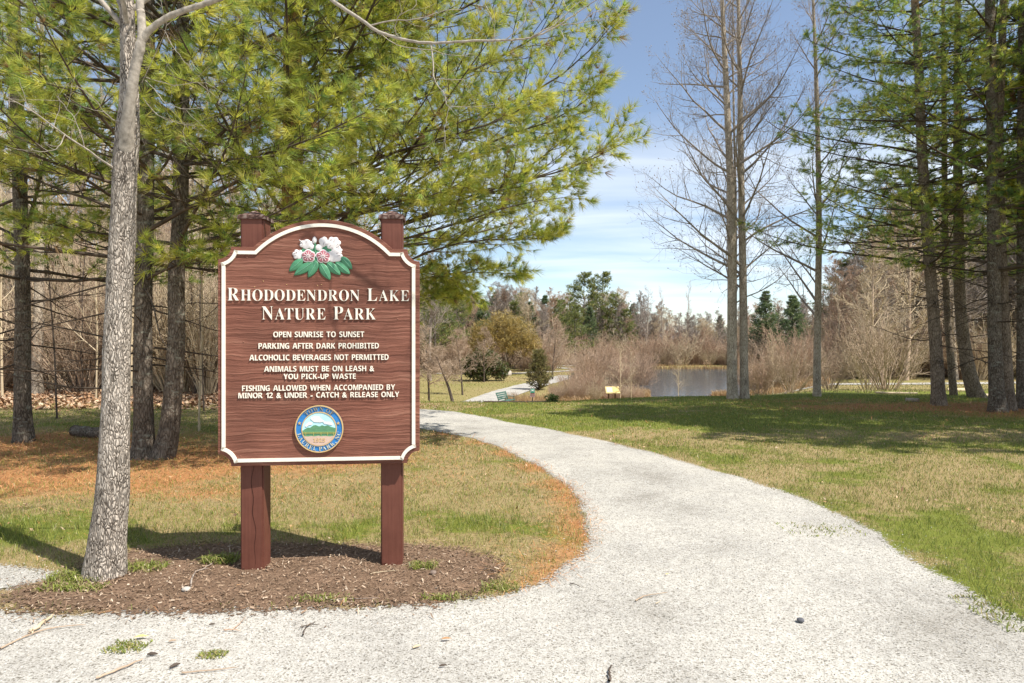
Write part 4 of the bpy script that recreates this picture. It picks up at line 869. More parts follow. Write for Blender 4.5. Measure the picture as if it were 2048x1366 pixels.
# ------------------------------------------------------------------ bare trees and shrubs
def bare_proto(name, label, cat, h, r0, n1, t0, a1, l1, n2, n3, n4, m_tr, m_tw, up=(.5, .3), wob=.12, lean=.03, drp=0.0, twig=.004, sides=10, loc=(0, 0, -200), tr_pts=None, seed_dots=False, group=None, l2f=.5):
    root = empty(name, (0, 0, 0), 0, label, cat, group)
    if tr_pts is None:
        T = grow(np.zeros((1, 3)), np.array([[lean * rng.normal(), lean * rng.normal(), 1.]]), np.array([h]), 14, .25, .07)
    else: T = tr_pts[None]
    TR = taper(np.array([r0]), np.array([max(.006, r0 * .06)]), T.shape[1], .85)
    TR[:, 0] *= 1.15
    V, F = tubes(T, TR, sides); mesh_obj('trunk', V, [F], m_tr, root)
    g = Geo()
    p, d, r, t, i = children(T, TR, n1, t0, .985, *a1); L = h * l1 * (1.12 - t)**.8 * (.65 + .6 * rng.random(len(t)))
    A = grow(p, d, L, 8, up[0], wob * 1.6, drp); AR = taper(np.minimum(r * .5, .008 + .009 * L), np.full(len(L), twig), 8); g.add(*tubes(A, AR, 5))
    p, d, r, t, i = children(A, AR, n2, .15, .97, 28, 58); L2 = L[i] * l2f * (1.1 - t) * (.5 + .8 * rng.random(len(t))) + .1
    B = grow(p, d, L2, 6, up[1], .3); BR = taper(np.minimum(r * .6, .012), np.full(len(L2), twig * .8), 6); g.add(*tubes(B, BR, 4))
    last = B
    if n3:
        p, d, r, t, i = children(B, BR, n3, .2, .98, 28, 60); L3 = L2[i] * .5 * (.5 + .8 * rng.random(len(t))) + .06
        Cc = grow(p, d, L3, 4, up[1], .3); CR = taper(np.minimum(r * .6, twig * 1.2), np.full(len(L3), twig * .6), 4); g.add(*tubes(Cc, CR, 3)); last = Cc
    if n4:
        p, d, r, t, i = children(Cc, CR, n4, .25, .98, 28, 60); L4 = L3[i] * .55 * (.5 + .8 * rng.random(len(t))) + .05
        Dd = grow(p, d, L4, 3, up[1], .3); g.add(*tubes(Dd, taper(np.full(len(L4), twig * .8), np.full(len(L4), twig * .5), 3), 3)); last = Dd
    if seed_dots:
        e = last[:, -1]; e = e[rng.random(len(e)) < .35]; k = len(e); s = .014
        o = np.array([(1, 0, 0), (-1, 0, 0), (0, 1, 0), (0, -1, 0), (0, 0, 1.6), (0, 0, -1.2)]) * s
        V = (e[:, None] + o[None]).reshape(-1, 3); f = np.array([(0, 2, 4), (2, 1, 4), (1, 3, 4), (3, 0, 4), (2, 0, 5), (1, 2, 5), (3, 1, 5), (0, 3, 5)]); g.add(V, (f[None] + (np.arange(k) * 6)[:, None, None]).reshape(-1, 3))
    g.build('crown', m_tw, root); return root
def shrub_proto(name, label, h, spread, nst, n2, n3, m, twig=.004, cat='shrub', up=.35, group=None, r0=.014, base=.25):
    root = empty(name, (0, 0, 0), 0, label, cat, group); g = Geo()
    a = rng.random(nst) * 6.283; s = spread * np.sqrt(rng.random(nst)); S = np.c_[np.cos(a) * base * rng.random(nst), np.sin(a) * base * rng.random(nst), np.full(nst, -.1)]
    A = grow(S, np.c_[np.cos(a) * s, np.sin(a) * s, np.ones(nst)], h * (.55 + .55 * rng.random(nst)), 8, up, .2); AR = taper(r0 * (.5 + .8 * rng.random(nst)), np.full(nst, twig), 8); V, F = tubes(A, AR, 5); mesh_obj('stems', V, [F], m, root)
    p, d, r, t, i = children(A, AR, n2, .22, .97, 18, 48); L2 = h * .34 * (1.15 - t) * (.5 + .8 * rng.random(len(t)))
    B = grow(p, d, L2, 6, up, .3); BR = taper(np.minimum(r * .6, twig * 2), np.full(len(t), twig * .8), 6); g.add(*tubes(B, BR, 3))
    if n3:
        p, d, r, t, i = children(B, BR, n3, .2, .97, 20, 55); C = grow(p, d, L2[i] * .45 * (.5 + .8 * rng.random(len(t))), 4, up, .3); g.add(*tubes(C, taper(np.full(len(t), twig), np.full(len(t), twig * .6), 4), 3))
    g.build('crown', m, root); return root
def far_conifer(name, label, h, w, m_tr, cols, clump=.5, nper=9, dz=.55, z0=.18, shape=1.0, flat=.25, nq=26, group=None, cat='pine tree', droop=.1):
    """evergreen seen from far away: whorled boughs that carry many small needle sprays"""
    root = empty(name, (0, 0, 0), 0, label, cat, group)
    V, F = tubes(np.array([[0, 0, -.3], [0, 0, h * .5], [0, 0, h * .97]])[None], np.array([[h * .014, h * .009, .02]]), 8); mesh_obj('trunk', V, [F], m_tr, root)
    g = Geo(); zs = np.arange(h * z0, h * .97, dz); S = []; D = []; L = []
    for k, z in enumerate(zs):
        f = (z - h * z0) / (h * (1 - z0)); l = w * (1 - f)**shape * (.75 + .5 * rng.random(nper)) + .15; a = rng.random(nper) * 6.28
        S.append(np.c_[np.zeros(nper), np.zeros(nper), np.full(nper, z)]); D.append(np.c_[np.cos(a), np.sin(a), flat + .5 * f + .1 * rng.normal(size=nper)]); L.append(l)
    S = np.concatenate(S); D = np.concatenate(D); L = np.concatenate(L)
    A = grow(S, D, L, 6, .35, .12, droop); g.add(*tubes(A, taper(np.full(len(L), .03), np.full(len(L), .008), 6), 3), mi=0)
    idx = np.repeat(np.arange(len(L)), nq); t = .25 + .75 * rng.random(len(idx))**.7; p, tg, _ = on(A, np.zeros(A.shape[:2]), idx, t)
    off = rng.normal(size=p.shape) * clump * .42 * np.clip(L[idx] / 2, .35, 1)[:, None]; off[:, 2] *= .5; p = p + off
    c = np.asarray(cols)[rng.choice(len(cols), len(p))] * (1 + .18 * rng.normal(size=(len(p), 1))); d = nrm(tg + .5 * rng.normal(size=tg.shape) + [0, 0, .25])
    V, F, cc = tufts(p, d, 6, clump * .62, clump * .10, (8, 50), c, .1); g.add(V, F, cc, 1)
    g.build('crown', [M_TWIG_PINE, M_NEEDLE], root); return root
def cushion(name, label, pts_r, n, ln, w, cols, cat, stems=True, m_tr=None):
    """leafy evergreen shrub or drooping crown made of many small leaves in several clumps"""
    root = empty(name, (0, 0, 0), 0, label, cat); g = Geo(); C = np.array(pts_r, float); S = np.zeros((len(C), 3)); d = C[:, :3] - S
    P = np.stack([resample(np.array([[0, 0, -.1], c * [.5, .5, .35], c]), 6) for c in C[:, :3]]); V, F = tubes(P, taper(np.full(len(C), .05), np.full(len(C), .012), 6), 5); mesh_obj('stems', V, [F], m_tr or M_TWIG_DARK, root)
    k = rng.choice(len(C), n, p=C[:, 3]**2 / (C[:, 3]**2).sum()); u = nrm(rng.normal(size=(n, 3))) * (rng.random((n, 1))**.45) * C[k, 3:4]; p = C[k, :3] + u; p = p[p[:, 2] > .02]; n = len(p)
    c = np.asarray(cols)[rng.choice(len(cols), n)] * (1 + .2 * rng.normal(size=(n, 1))); V, F, cc = tufts(p, nrm(rng.normal(size=p.shape) + [0, 0, .6]), 5, ln, w, (15, 75), c, .2); g.add(V, F, cc, 0)
    g.build('crown', M_NEEDLE, root); return root

def build_tulip_trees():
    """the two pale trunks that stand side by side on the crest, and the slim third one behind them"""
    def one(px, label, r0, dd, nbr, h=15.5):
        pts = [at(a, b, dd) for a, b, _ in [(q + (dd,))[:3] for q in px]]; base = pts[0].copy(); T = resample(np.array(pts) - base, 16)
        k = bare_proto('tulip_tree', label, 'tree', h, r0, nbr, .22, (38, 62), .23, 8, 5, 2, M_BARK_TULIP, M_TWIG_GREY, up=(.55, .35), wob=.13, drp=.25, twig=.0026, sides=16, tr_pts=T, seed_dots=True, group='tall bare trees on the crest', l2f=.48)
        k.location = base; return k
    d = 16.6
    one([(1465, 800, d), (1464, 740, d), (1464, 560, d), (1462, 400, d), (1456, 250, d), (1450, 120, d), (1444, 0, d), (1438, -200, d), (1434, -420, d)], 'thick pale bare trunk on the crest, the left of the close pair', .14, d, 46)
    one([(1489, 799, d), (1488, 740, d), (1486, 560, d), (1483, 400, d), (1481, 250, d), (1479, 120, d), (1477, 0, d), (1476, -200, d), (1474, -420, d)], 'pale bare trunk on the crest, the right and slimmer of the close pair', .118, d + .1, 40)
    one([(1470, 797, d + .8), (1470, 740, d + .8), (1471, 560, d + .8), (1471, 400, d + .8), (1468, 250, d + .8), (1466, 120, d + .8), (1466, 0, d + .8), (1466, -150, d + .8)], 'slimmest bare trunk squeezed behind the pale pair on the crest', .05, d + .8, 22, 13)
    d = 17.2
    one([(1634, 797, d), (1634, 740, d), (1636, 600, d), (1638, 450, d), (1636, 300, d), (1632, 150, d), (1628, 40, d), (1620, -120, d), (1614, -300, d)], 'single straight bare tree between the pale pair and the pines', .105, d, 34, 13)
build_tulip_trees()

def build_woods():
    T = [bare_proto('bare_tree', '', 'tree', 13, .15, 24, .30, (30, 55), .26, 7, 5, 0, M_BARK_TULIP, M_TWIG_GREY, twig=.0075, sides=8),
         bare_proto('bare_tree', '', 'tree', 14, .17, 20, .42, (28, 50), .24, 7, 5, 0, M_TWIG_GREY, M_TWIG_BROWN, twig=.0075, sides=8),
         bare_proto('bare_tree', '', 'tree', 10, .10, 24, .22, (30, 58), .28, 7, 5, 0, M_TWIG_TAN, M_TWIG_RED, twig=.007, sides=7),
         bare_proto('bare_tree', '', 'tree', 12, .13, 26, .25, (30, 60), .30, 8, 5, 0, M_TWIG_BROWN, M_TWIG_TAN, twig=.007, sides=7)]
    TF = [bare_proto('bare_tree', '', 'tree', 13, .16, 34, .2, (26, 52), .30, 9, 7, 0, M_BARK_TULIP, M_TWIG_GREY, twig=.02, sides=6),
          bare_proto('bare_tree', '', 'tree', 14, .18, 32, .25, (25, 50), .28, 9, 7, 0, M_TWIG_GREY, M_TWIG_GREY, twig=.02, sides=6),
          bare_proto('bare_tree', '', 'tree', 10, .11, 32, .15, (28, 58), .30, 8, 6, 0, M_TWIG_TAN, M_TWIG_RED, twig=.017, sides=6),
          bare_proto('bare_tree', '', 'tree', 12, .14, 34, .18, (28, 60), .32, 8, 6, 0, M_TWIG_BROWN, M_TWIG_TAN, twig=.017, sides=6)]
    W = bare_proto('slender_tree', '', 'tree', 7, .035, 16, .3, (25, 50), .22, 5, 4, 0, M_TWIG_DARK, M_TWIG_BROWN, twig=.0045, sides=6, wob=.16)
    W2 = bare_proto('slender_tree', '', 'tree', 6, .03, 18, .2, (25, 55), .25, 5, 4, 0, M_TWIG_TAN, M_TWIG_TAN, twig=.0045, sides=6, wob=.2)
    S = [shrub_proto('bare_shrub', '', 3.2, .55, 36, 7, 4, M_TWIG_TAN, .0055), shrub_proto('bare_shrub', '', 3.0, .7, 44, 7, 4, M_TWIG_BROWN, .0055), shrub_proto('bare_shrub', '', 3.4, .6, 48, 7, 4, M_TWIG_RED, .0055)]
    GR = [(.28, .30, .09), (.21, .25, .08), (.36, .35, .11), (.15, .19, .07)]; GB = [(.20, .26, .11), (.15, .21, .10), (.27, .31, .13), (.11, .16, .08)]; GO = [(.15, .14, .05), (.11, .12, .04), (.20, .17, .06)]
    P = [far_conifer('pine_tree', '', 13, 4.2, M_BARK_PINE, GR, .62, 6, 1.0, .25, .6, .15, 42), far_conifer('pine_tree', '', 12, 3.4, M_BARK_PINE, GB, .6, 9, .6, .12, .9), far_conifer('pine_tree', '', 6, 1.9, M_BARK_PINE, GO, .42, 8, .5, .1, .8)]
    used = set()
    def place(proto, x, y, s, label, group=None, rz=None, wz=1.0):
        z = float(zl(x, y)); rz = rng.random() * 6.28 if rz is None else rz; sc = (s * wz, s * wz, s)
        if id(proto) not in used:
            used.add(id(proto)); o = proto; o.location = (x, y, z); o.rotation_euler = (0, 0, rz); o.scale = sc; o['label'] = label
            if group: o['group'] = group
            return o
        return copy_tree(proto, (x, y, z), rz, sc, label, group)
    # ---- left woods: trunks and saplings on the leaf litter behind the pines
    gl = 'bare trees in the woods on the left'
    for px, d, s, k, lab in ((75, 17.5, .95, 0, 'bare leaning tree just right of the dark pine at the left edge'), (150, 22, 1, 3, None), (20, 24, 1.05, 1, None), (235, 25, 1, 0, None), (408, 22, .95, 0, 'pale bare tree seen just left of the sign'), (430, 26, 1.05, 3, None), (365, 30, 1, 1, None), (110, 31, 1.1, 1, None), (300, 33, 1.05, 2, None), (190, 36, 1.1, 0, None), (40, 38, 1.1, 3, None), (-60, 27, 1.1, 1, None), (-40, 40, 1.1, 0, None), (255, 42, 1.15, 3, None), (340, 44, 1.1, 1, None), (420, 40, 1.1, 2, None), (520, 34, 1.05, 0, None), (610, 38, 1.0, 1, None), (700, 42, 1, 3, None), (150, 47, 1.2, 1, None), (70, 50, 1.2, 2, None), (470, 50, 1.1, 1, None), (580, 52, 1.1, 3, None), (800, 55, .95, 0, None), (760, 48, .95, 2, None), (-120, 36, 1.1, 3, None), (300, 55, 1.2, 0, None), (20, 58, 1.3, 1, None), (220, 60, 1.25, 2, None), (400, 62, 1.2, 3, None), (660, 60, 1.1, 0, None), (860, 64, .95, 1, None)):
        place((TF if d > 44 else T)[k], gx(px, d), d, s, lab or 'bare grey brown tree in the leafless woods behind the left pines', gl)
    for k in range(44):
        px = -110 + 900 * (k + rng.random()) / 44; d = 30 + 34 * rng.random(); kk = rng.integers(4); place(TF[kk], gx(px, d), d, .75 + .35 * rng.random(), 'bare grey brown tree in the leafless woods behind the left pines', gl)
    for k in range(120):
        px = -110 + 570 * rng.random(); d = 15.5 + 20 * rng.random()**1.2
        place((W, W2)[k % 2], gx(px, d), d, .6 + .5 * rng.random(), ('thin dark sapling among the left woods' if k % 2 == 0 else 'thin tan sapling among the left woods'), ('dark saplings in the left woods', 'tan saplings in the left woods')[k % 2])
    for k in range(150):
        px = -110 + 600 * rng.random(); d = 17.5 + 28 * rng.random()
        place(S[(0, 0, 1)[k % 3]], gx(px, d), d, (.7 + .6 * rng.random()) * (1 + .028 * (d - 17)), ('tan', 'tan', 'brown')[k % 3] + ' bare shrub in the undergrowth of the left woods', 'shrubs in the left woods')
    for px, d, s in ((60, 23, .9), (-20, 28, 1), (200, 30, .8), (410, 29, .8), (320, 38, 1), (130, 42, 1.1)):
        place(P[2], gx(px, d), d, s, 'young yellow green pine growing in the left woods', 'young pines in the left woods')
    for px, d, s, k in ((560, 58, .95, 0), (740, 66, 1, 0), (640, 70, 1, 1), (870, 78, 1.0, 0), (30, 66, 1.2, 0), (180, 70, 1.2, 0), (350, 72, 1.2, 0)):
        place(P[k], gx(px, d), d, s, 'green pine standing deep in the woods left of the lake', 'pines in the woods left of the lake')
    # ---- belt of trees beyond the lake
    top = lambda px: np.interp(px, [780, 860, 960, 1060, 1130, 1250, 1320, 1380, 1430, 1520, 1600, 1680, 1760, 1900, 2100], [555, 575, 585, 590, 602, 590, 600, 645, 625, 608, 600, 585, 545, 510, 480])
    for k in range(210):
        px = 800 + 1000 * ((k + rng.random()) / 210)**1.25; d = (90 if px < 1120 else 112) + 34 * rng.random() if px < 1560 else 108 + 25 * rng.random()
        z0 = float(zf(gx(px, d), d)); H = CH - (top(px) - CY) / FPX * d - z0; H *= (.78 + .36 * rng.random()) if px < 1260 else (.66 + .46 * rng.random()); kk = rng.integers(4)
        place(TF[kk], gx(px, d), d, max(.3, H / (13, 14, 10, 12)[kk]), ('bare grey tree in the belt beyond the lake', 'bare brown tree in the belt beyond the lake', 'reddish bare tree in the belt beyond the lake', 'tan bare tree in the belt beyond the lake')[kk], 'bare trees beyond the lake', wz=1.25)
    for px, d, s, lab in ((1168, 118, 1.24, 'dark green broad pine on the skyline, left of the twin tops'), (1205, 120, 1.26, 'dark green broad pine on the skyline, right of the twin tops')):
        place(P[0], gx(px, d), d, s, lab, 'twin broad pines on the skyline', wz=1.0)
    for px, d, s, k in ((1090, 112, .98, 1), (1045, 105, .9, 0), (1140, 116, .9, 0), (1230, 118, .95, 0), (1265, 125, .9, 1), (990, 100, .95, 1), (935, 96, .9, 1), (1120, 100, .78, 0), (1010, 112, 1.05, 1), (900, 92, .85, 0), (1440, 120, .7, 1), (1180, 108, .8, 1), (870, 84, .8, 0), (915, 86, .75, 0), (965, 90, .8, 1), (1030, 92, .72, 0), (1060, 95, .8, 1), (1110, 96, .78, 0), (1150, 98, .72, 0), (1250, 112, .72, 0)):
        place(P[k], gx(px, d), d, s, 'mid green pine in the belt of trees beyond the lake', 'pines in the belt beyond the lake', wz=.9)
    for k in range(26):
        px = np.interp(rng.random(), [0, .7, .8, 1], [1290, 1440, 1500, 1560]); d = 110 + 14 * rng.random(); kk = (2, 3, 0)[k % 3]; place(TF[kk], gx(px, d), d, .48 + .2 * rng.random(), 'low bare tree closing the gap beyond the lake', 'low bare trees in the gap beyond the lake', wz=1.5)
    place(P[1], gx(1585, 96), 96, .94, 'conical green pine on the skyline, just left of the single straight bare tree', wz=1.2)
    place(P[1], gx(1532, 104), 104, .98, 'conical green pine on the skyline between the pale pair and the straight bare tree', wz=1.1)
    for k in range(70):
        px = 830 + 860 * (k + rng.random()) / 70; d = 104 + 8 * rng.random() if px > 1120 else 80 + 22 * rng.random()
        j = (2, 1, 2, 0)[k % 4]; place(S[j], gx(px, d), d, .9 + 1.0 * rng.random(), ('tan', 'brown', 'reddish')[j] + ' bare shrub at the foot of the trees beyond the lake', 'shrubs beyond the lake', wz=1.5)
    for px, d, s, lab in ((1374, 113, 1.02, 'tall thin bare tree that tops the gap beyond the lake'), (1325, 112, .95, 'thin bare tree left of the gap beyond the lake'), (1290, 108, 1.0, 'pale many-branched tree on the far bank of the lake')):
        place(T[1 if px != 1290 else 0], gx(px, d), d, s, lab, wz=.62 if px != 1290 else 1)
    # ---- woods and thicket on the right
    for k in range(62):
        px = 1650 + 520 * (k + rng.random()) / 62; d = 44 + 36 * rng.random(); z0 = float(zf(gx(px, d), d)); H = (CH - (np.interp(px, [1640, 1720, 1800, 2050, 2200], [560, 470, 400, 350, 350]) - CY) / FPX * d - z0) * (.75 + .35 * rng.random()); kk = rng.integers(4)
        place(TF[kk], gx(px, d), d, H / (13, 14, 10, 12)[kk], ('bare grey tree in the woods behind the right pines', 'bare brown tree in the woods behind the right pines', 'reddish bare tree in the woods behind the right pines', 'tan bare tree in the woods behind the right pines')[kk], 'bare trees behind the right pines', wz=1.2)
    for px, d, s in ((1690, 62, .8), (1740, 70, .95), (1930, 60, .9), (2020, 55, .9), (1850, 72, 1.0)):
        place(P[0], gx(px, d), d, s, 'dark pine deep in the woods behind the right pines', 'dark pines behind the right pines')
    for k in range(56):
        px = 1500 + 640 * (k + rng.random()) / 56; d = 47 + 16 * rng.random(); j = (2, 1, 2, 0)[k % 4]
        if px < 1640: d = 46 + 9 * rng.random(); j = (2, 1)[k % 2]
        if px < 1560 and k % 3: continue
        place(S[j], gx(px, d), d, .95 + .55 * rng.random() + (.2 if px > 1650 else 0), ('tan', 'brown', 'reddish')[j] + ' bare shrub in the thicket on the right shore', 'thicket on the right shore', wz=1.25)
    for px, d, s, j, lab in ((1772, 25, 1.28, 1, 'large fan-shaped bare shrub on the meadow behind the straight lit pine'), (1735, 27, .9, 0, 'smaller bare shrub beside the large fan-shaped one'), (1583, 24, .75, 1, 'bare shrub just left of the single straight tree'), (1520, 25, .62, 2, 'reddish bare shrub right of the pale trunk pair'), (1660, 28, .8, 1, 'bare shrub just right of the single straight tree')):
        place(S[j], gx(px, d), d, s, lab)
    # ---- shrubs between the meadow and the lake
    for k in range(46):
        px = 1105 + 185 * rng.random(); d = 41 + 5.5 * rng.random(); j = (2, 2, 1, 0)[k % 4]; lo = .5 if 1205 < px else 1.0
        place(S[j], gx(px, d), d, (.36 + .36 * rng.random()) * (.8 if px < 1130 else lo), ('tan', 'brown', 'reddish')[j] + ' low bare shrub at the reedy left end of the lake', 'shrubs at the left end of the lake', wz=1.1)
    for k in range(18):
        px = 1155 + 130 * rng.random(); d = 62 + 18 * rng.random(); place(S[2 if k % 2 else 1], gx(px, d), d, .9 + .5 * rng.random(), 'rust coloured bare shrub on the far side of the reeds', 'rust coloured shrubs left of the lake', wz=1.3)
    for px, d, s, lab in ((1240, 40, .62, 'forked small bare tree behind the yellow info board'), (1262, 41, .55, 'small bare tree just right of the info board'), (1357, 43, .5, 'small bare tree in front of the open water'), (1545, 38, .6, 'small bare tree right of the pale trunk pair')):
        place(W2, gx(px, d), d, s, lab, wz=1.5)
    for proto in T + TF + S + P + [W, W2]:
        if id(proto) not in used:
            for o in list(proto.children) + [proto]: bpy.data.objects.remove(o)
build_woods()

def build_meadow_trees():
    # small dark-stemmed tree that leans over the far path
    d = 31; base = at(908, 797, d); base[2] = float(zf(base[0], d)); pts = np.array([at(910, 800, d), at(904, 775, d), at(897, 752, d), at(890, 735, d), at(882, 715, d), at(872, 690, d)]) - at(910, 800, d)
    k = bare_proto('small_spreading_tree', 'small spreading bare tree with a curved dark stem beside the far path', 'tree', 4.4, .085, 16, .4, (35, 75), .42, 8, 6, 3, M_TWIG_DARK, M_TWIG_BROWN, up=(.25, .2), twig=.006, sides=8, tr_pts=resample(pts, 14)); k.location = base
    for px, d, s, lab in ((858, 40, 1, 'bare brown bush at the edge of the sign, on the meadow'), (925, 47, 1.0, 'dense bare small tree on the meadow behind the far path'), (968, 62, 1.1, 'grey bare small tree left of the dark evergreen bush'), (1105, 66, 1.25, 'bare dark-stemmed tree right of the cone-shaped bush')):
        o = bare_proto('small_bare_tree', lab, 'tree', 4.6, .07, 20, .18, (30, 65), .42, 7, 5, 2, M_TWIG_DARK, M_TWIG_BROWN, up=(.3, .25), twig=.009, sides=6); x = gx(px, d); o.location = onz(x, d); o.scale = (s,) * 3; o.rotation_euler = (0, 0, rng.random() * 6)
    d = 64; o = cushion('evergreen_bush', 'rounded dark evergreen bush left of the cone-shaped bush', [(-.9, 0, 1.5, 1.3), (.6, .2, 1.9, 1.25), (1.7, 0, 1.1, 1.0), (-.2, -.5, .9, 1.0), (-.3, .3, 2.6, .75)], 2600, .34, .09, [(.13, .155, .045), (.09, .12, .035), (.17, .18, .06), (.20, .14, .08)], 'bush'); o.location = onz(gx(965, d), d)
    d = 52; o = far_conifer('cone_shaped_bush', 'cone-shaped olive evergreen bush beside the far path', 3.1, 1.15, M_TWIG_DARK, [(.26, .23, .085), (.19, .19, .06), (.32, .26, .12)], .34, 12, .16, .0, .62, .5, 9, cat='bush'); o.location = onz(gx(1077, d), d)
    d = 76; o = cushion('willow_tree', 'round golden willow behind the meadow, drooping over the dark bush', [(-1.8, 0, 4.6, 1.9), (.2, .2, 5.8, 1.9), (2.2, 0, 4.8, 1.9), (3.4, 0, 3.4, 1.4), (.8, -.6, 3.8, 1.5), (-2.9, 0, 3.4, 1.2)], 3000, .65, .05, [(.42, .31, .10), (.50, .37, .13), (.33, .26, .09)], 'tree', m_tr=M_TWIG_DARK); o.location = onz(gx(1003, d), d)
    for px, d, h, w, lab in ((1130, 44, .9, .5, 'low green tuft of bush at the crest behind the dog sign'),):
        o = cushion('low_bush', lab, [(0, 0, .25, .35), (.3, 0, .2, .28)], 200, .14, .04, [(.06, .1, .02), (.08, .12, .03)], 'bush'); o.location = onz(gx(1102, 17.2), 17.2); o.scale = (.45, .45, .45)
build_meadow_trees()

# ------------------------------------------------------------------ turf, needles, leaves, stones
def wedge(n_bands):
    """random ground points over bands (d0, d1, per m2, px0, px1)"""
    out = []
    for d0, d1, dens, p0, p1 in n_bands:
        q0, q1 = gx(p0, 1), gx(p1, 1); area = .5 * (q1 - q0) * (d1**2 - d0**2); n = int(area * dens)
        y = np.sqrt(d0**2 + (d1**2 - d0**2) * rng.random(n)); x = y * (q0 + (q1 - q0) * rng.random(n)); out.append(np.c_[x, y])
    return np.concatenate(out)
def off_path(x, y):
    m = np.zeros(len(x)); 
    return np.maximum(np.maximum(sdist(x, y, PATH), sdist(x, y, MULCH)), sdist(x, y, SPUR))
def blades(x, y, h, w, lean, col, name, m, label_kind='stuff', flat=False):
    n = len(x); z = zf(x, y); a = rng.random(n) * 6.283; b = np.stack([x, y, z], -1); sd = np.c_[np.cos(a), np.sin(a), np.zeros(n)] * (w * .5)[:, None]
    l = rng.random(n) * 6.283; ln = np.c_[np.cos(l), np.sin(l), np.zeros(n)]
    mid = b + ln * (lean * h * .35)[:, None] + np.array([0, 0, 1.]) * (h * .62)[:, None]; tip = b + ln * (lean * h)[:, None] + np.array([0, 0, 1.]) * (h * (1 - .45 * np.minimum(lean, 1.6)))[:, None]
    V = np.stack([b - sd, b + sd, mid + sd * .7, mid - sd * .7, tip], 1).reshape(-1, 3); o = np.arange(n)[:, None] * 5
    Q = o + np.array([[0, 1, 2, 3]]); T = o + np.array([[3, 2, 4]])
    C = np.repeat(col, 5, 0)
    return tag(mesh_obj(name, V, [Q, T], m, None, np.clip(C, .005, .8), smooth=False), kind=label_kind)
def build_turf():
    P = wedge([(2.9, 4.4, 5200, -80, 2900), (4.4, 6.5, 3600, -60, 2650), (6.5, 9.5, 2100, -60, 2450), (9.5, 13, 1150, -60, 2300), (13, 18, 620, -60, 2200)])
    x, y = P.T; d = off_path(x, y)
    d = d + .13 * (fnoise(x * 4, y * 4, 81) - .5)
    keep = d < -.02; keep |= (d < .10) & (rng.random(len(x)) < .05) 
    lit = litter_w(x, y); st = straw_w(x, y); g = green_w(x, y); keep &= rng.random(len(x)) > .85 * lit; keep &= rng.random(len(x)) > st * .72
    clump = fnoise(x * 5.5, y * 5.5, 83, 3); keep &= rng.random(len(x)) < .25 + 1.3 * clump
    x, y, g, st, clump = x[keep], y[keep], g[keep], st[keep], clump[keep]; n = len(x)
    isg = rng.random(n) < (.54 + .36 * g)
    grn = np.array([(.20, .245, .045), (.26, .29, .055), (.13, .18, .042), (.33, .325, .075)])[rng.integers(0, 4, n)]; dry = np.array([(.41, .345, .145), (.35, .28, .11), (.47, .40, .21), (.29, .21, .09)])[rng.integers(0, 4, n)]
    c = np.where(isg[:, None], grn, dry) * (1 + .15 * rng.normal(size=(n, 1)))
    sc = np.clip(y / 6, .75, 2.2)
    h = (.014 + .024 * rng.random(n)) * (.7 + .9 * clump) * np.where(isg, 1.15 + .35 * g, .85); lush = np.exp(-((y - 4.85) / .5)**2) * (x < .6) * g; h = h * (1 + 1.1 * lush)
    w = (.0026 + .002 * rng.random(n)) * sc; lean = np.where(isg, .35 + .6 * rng.random(n), .8 + .9 * rng.random(n))
    blades(x, y, h, w, lean, c, 'grass', M_GRASS)
    # fallen pine needles: thin, flat, rust coloured
    P = wedge([(3.2, 5.5, 1500, -60, 1350), (5.5, 9.0, 900, -60, 1350), (9, 16, 420, -60, 2120)]); x, y = P.T; d = off_path(x, y)
    k = (rng.random(len(x)) < straw_w(x, y) * 1.1 + .03) & (d < .12 * rng.random(len(x)) + .02); x, y = x[k], y[k]; n = len(x)
    sc = np.clip(y / 6, .8, 2); a = rng.random(n) * 6.28; L = (.035 + .05 * rng.random(n)) * sc**.5; w = .0016 * sc; dv = np.c_[np.cos(a), np.sin(a), .25 * rng.normal(size=n)] * L[:, None]; sd = np.c_[-np.sin(a), np.cos(a), np.zeros(n)] * w[:, None]
    b = np.stack([x, y, zf(x, y) + .012 + .018 * rng.random(n)], -1); V = np.stack([b - sd, b + sd, b + dv + sd, b + dv - sd], 1).reshape(-1, 3)
    c = np.array([(.46, .22, .085), (.39, .175, .07), (.54, .31, .145), (.30, .145, .07)])[rng.integers(0, 4, n)] * (1 + .15 * rng.normal(size=(n, 1)))
    tag(mesh_obj('pine_straw', V, [np.arange(4 * n).reshape(-1, 4)], M_LEAF, None, np.repeat(c, 4, 0), smooth=False), kind='stuff')
    # dead leaves: thick in the woods, a few on the turf
    P = np.concatenate([wedge([(13.5, 19, 210, -80, 880), (19, 30, 110, -60, 880), (30, 45, 30, -60, 880)]), wedge([(4, 16, 9, -60, 2120)]), wedge([(2.8, 5, 6, -60, 1500)])]); x, y = P.T
    k = (rng.random(len(x)) < np.maximum(litter_w(x, y), .6 * (y < 16.5) * (sdist(x, y, PATH) < -.02))); x, y = x[k], y[k]; n = len(x); a = rng.random(n) * 6.28; s = (.022 + .03 * rng.random(n)) * np.where(y > 13, np.where(x > -3, .5, 1.5), .42)
    u = np.c_[np.cos(a), np.sin(a), .5 * rng.normal(size=n)] * s[:, None]; v = np.c_[-np.sin(a), np.cos(a), .5 * rng.normal(size=n)] * (s * .6)[:, None]; b = np.stack([x, y, zf(x, y) + .012 + .02 * rng.random(n)], -1)
    V = np.stack([b - u, b - v * .8, b + u, b + v], 1).reshape(-1, 3); c = np.array([(.36, .21, .115), (.29, .16, .09), (.43, .29, .18), (.20, .12, .075), (.46, .34, .23)])[rng.integers(0, 5, n)] * (1 + .15 * rng.normal(size=(n, 1)))
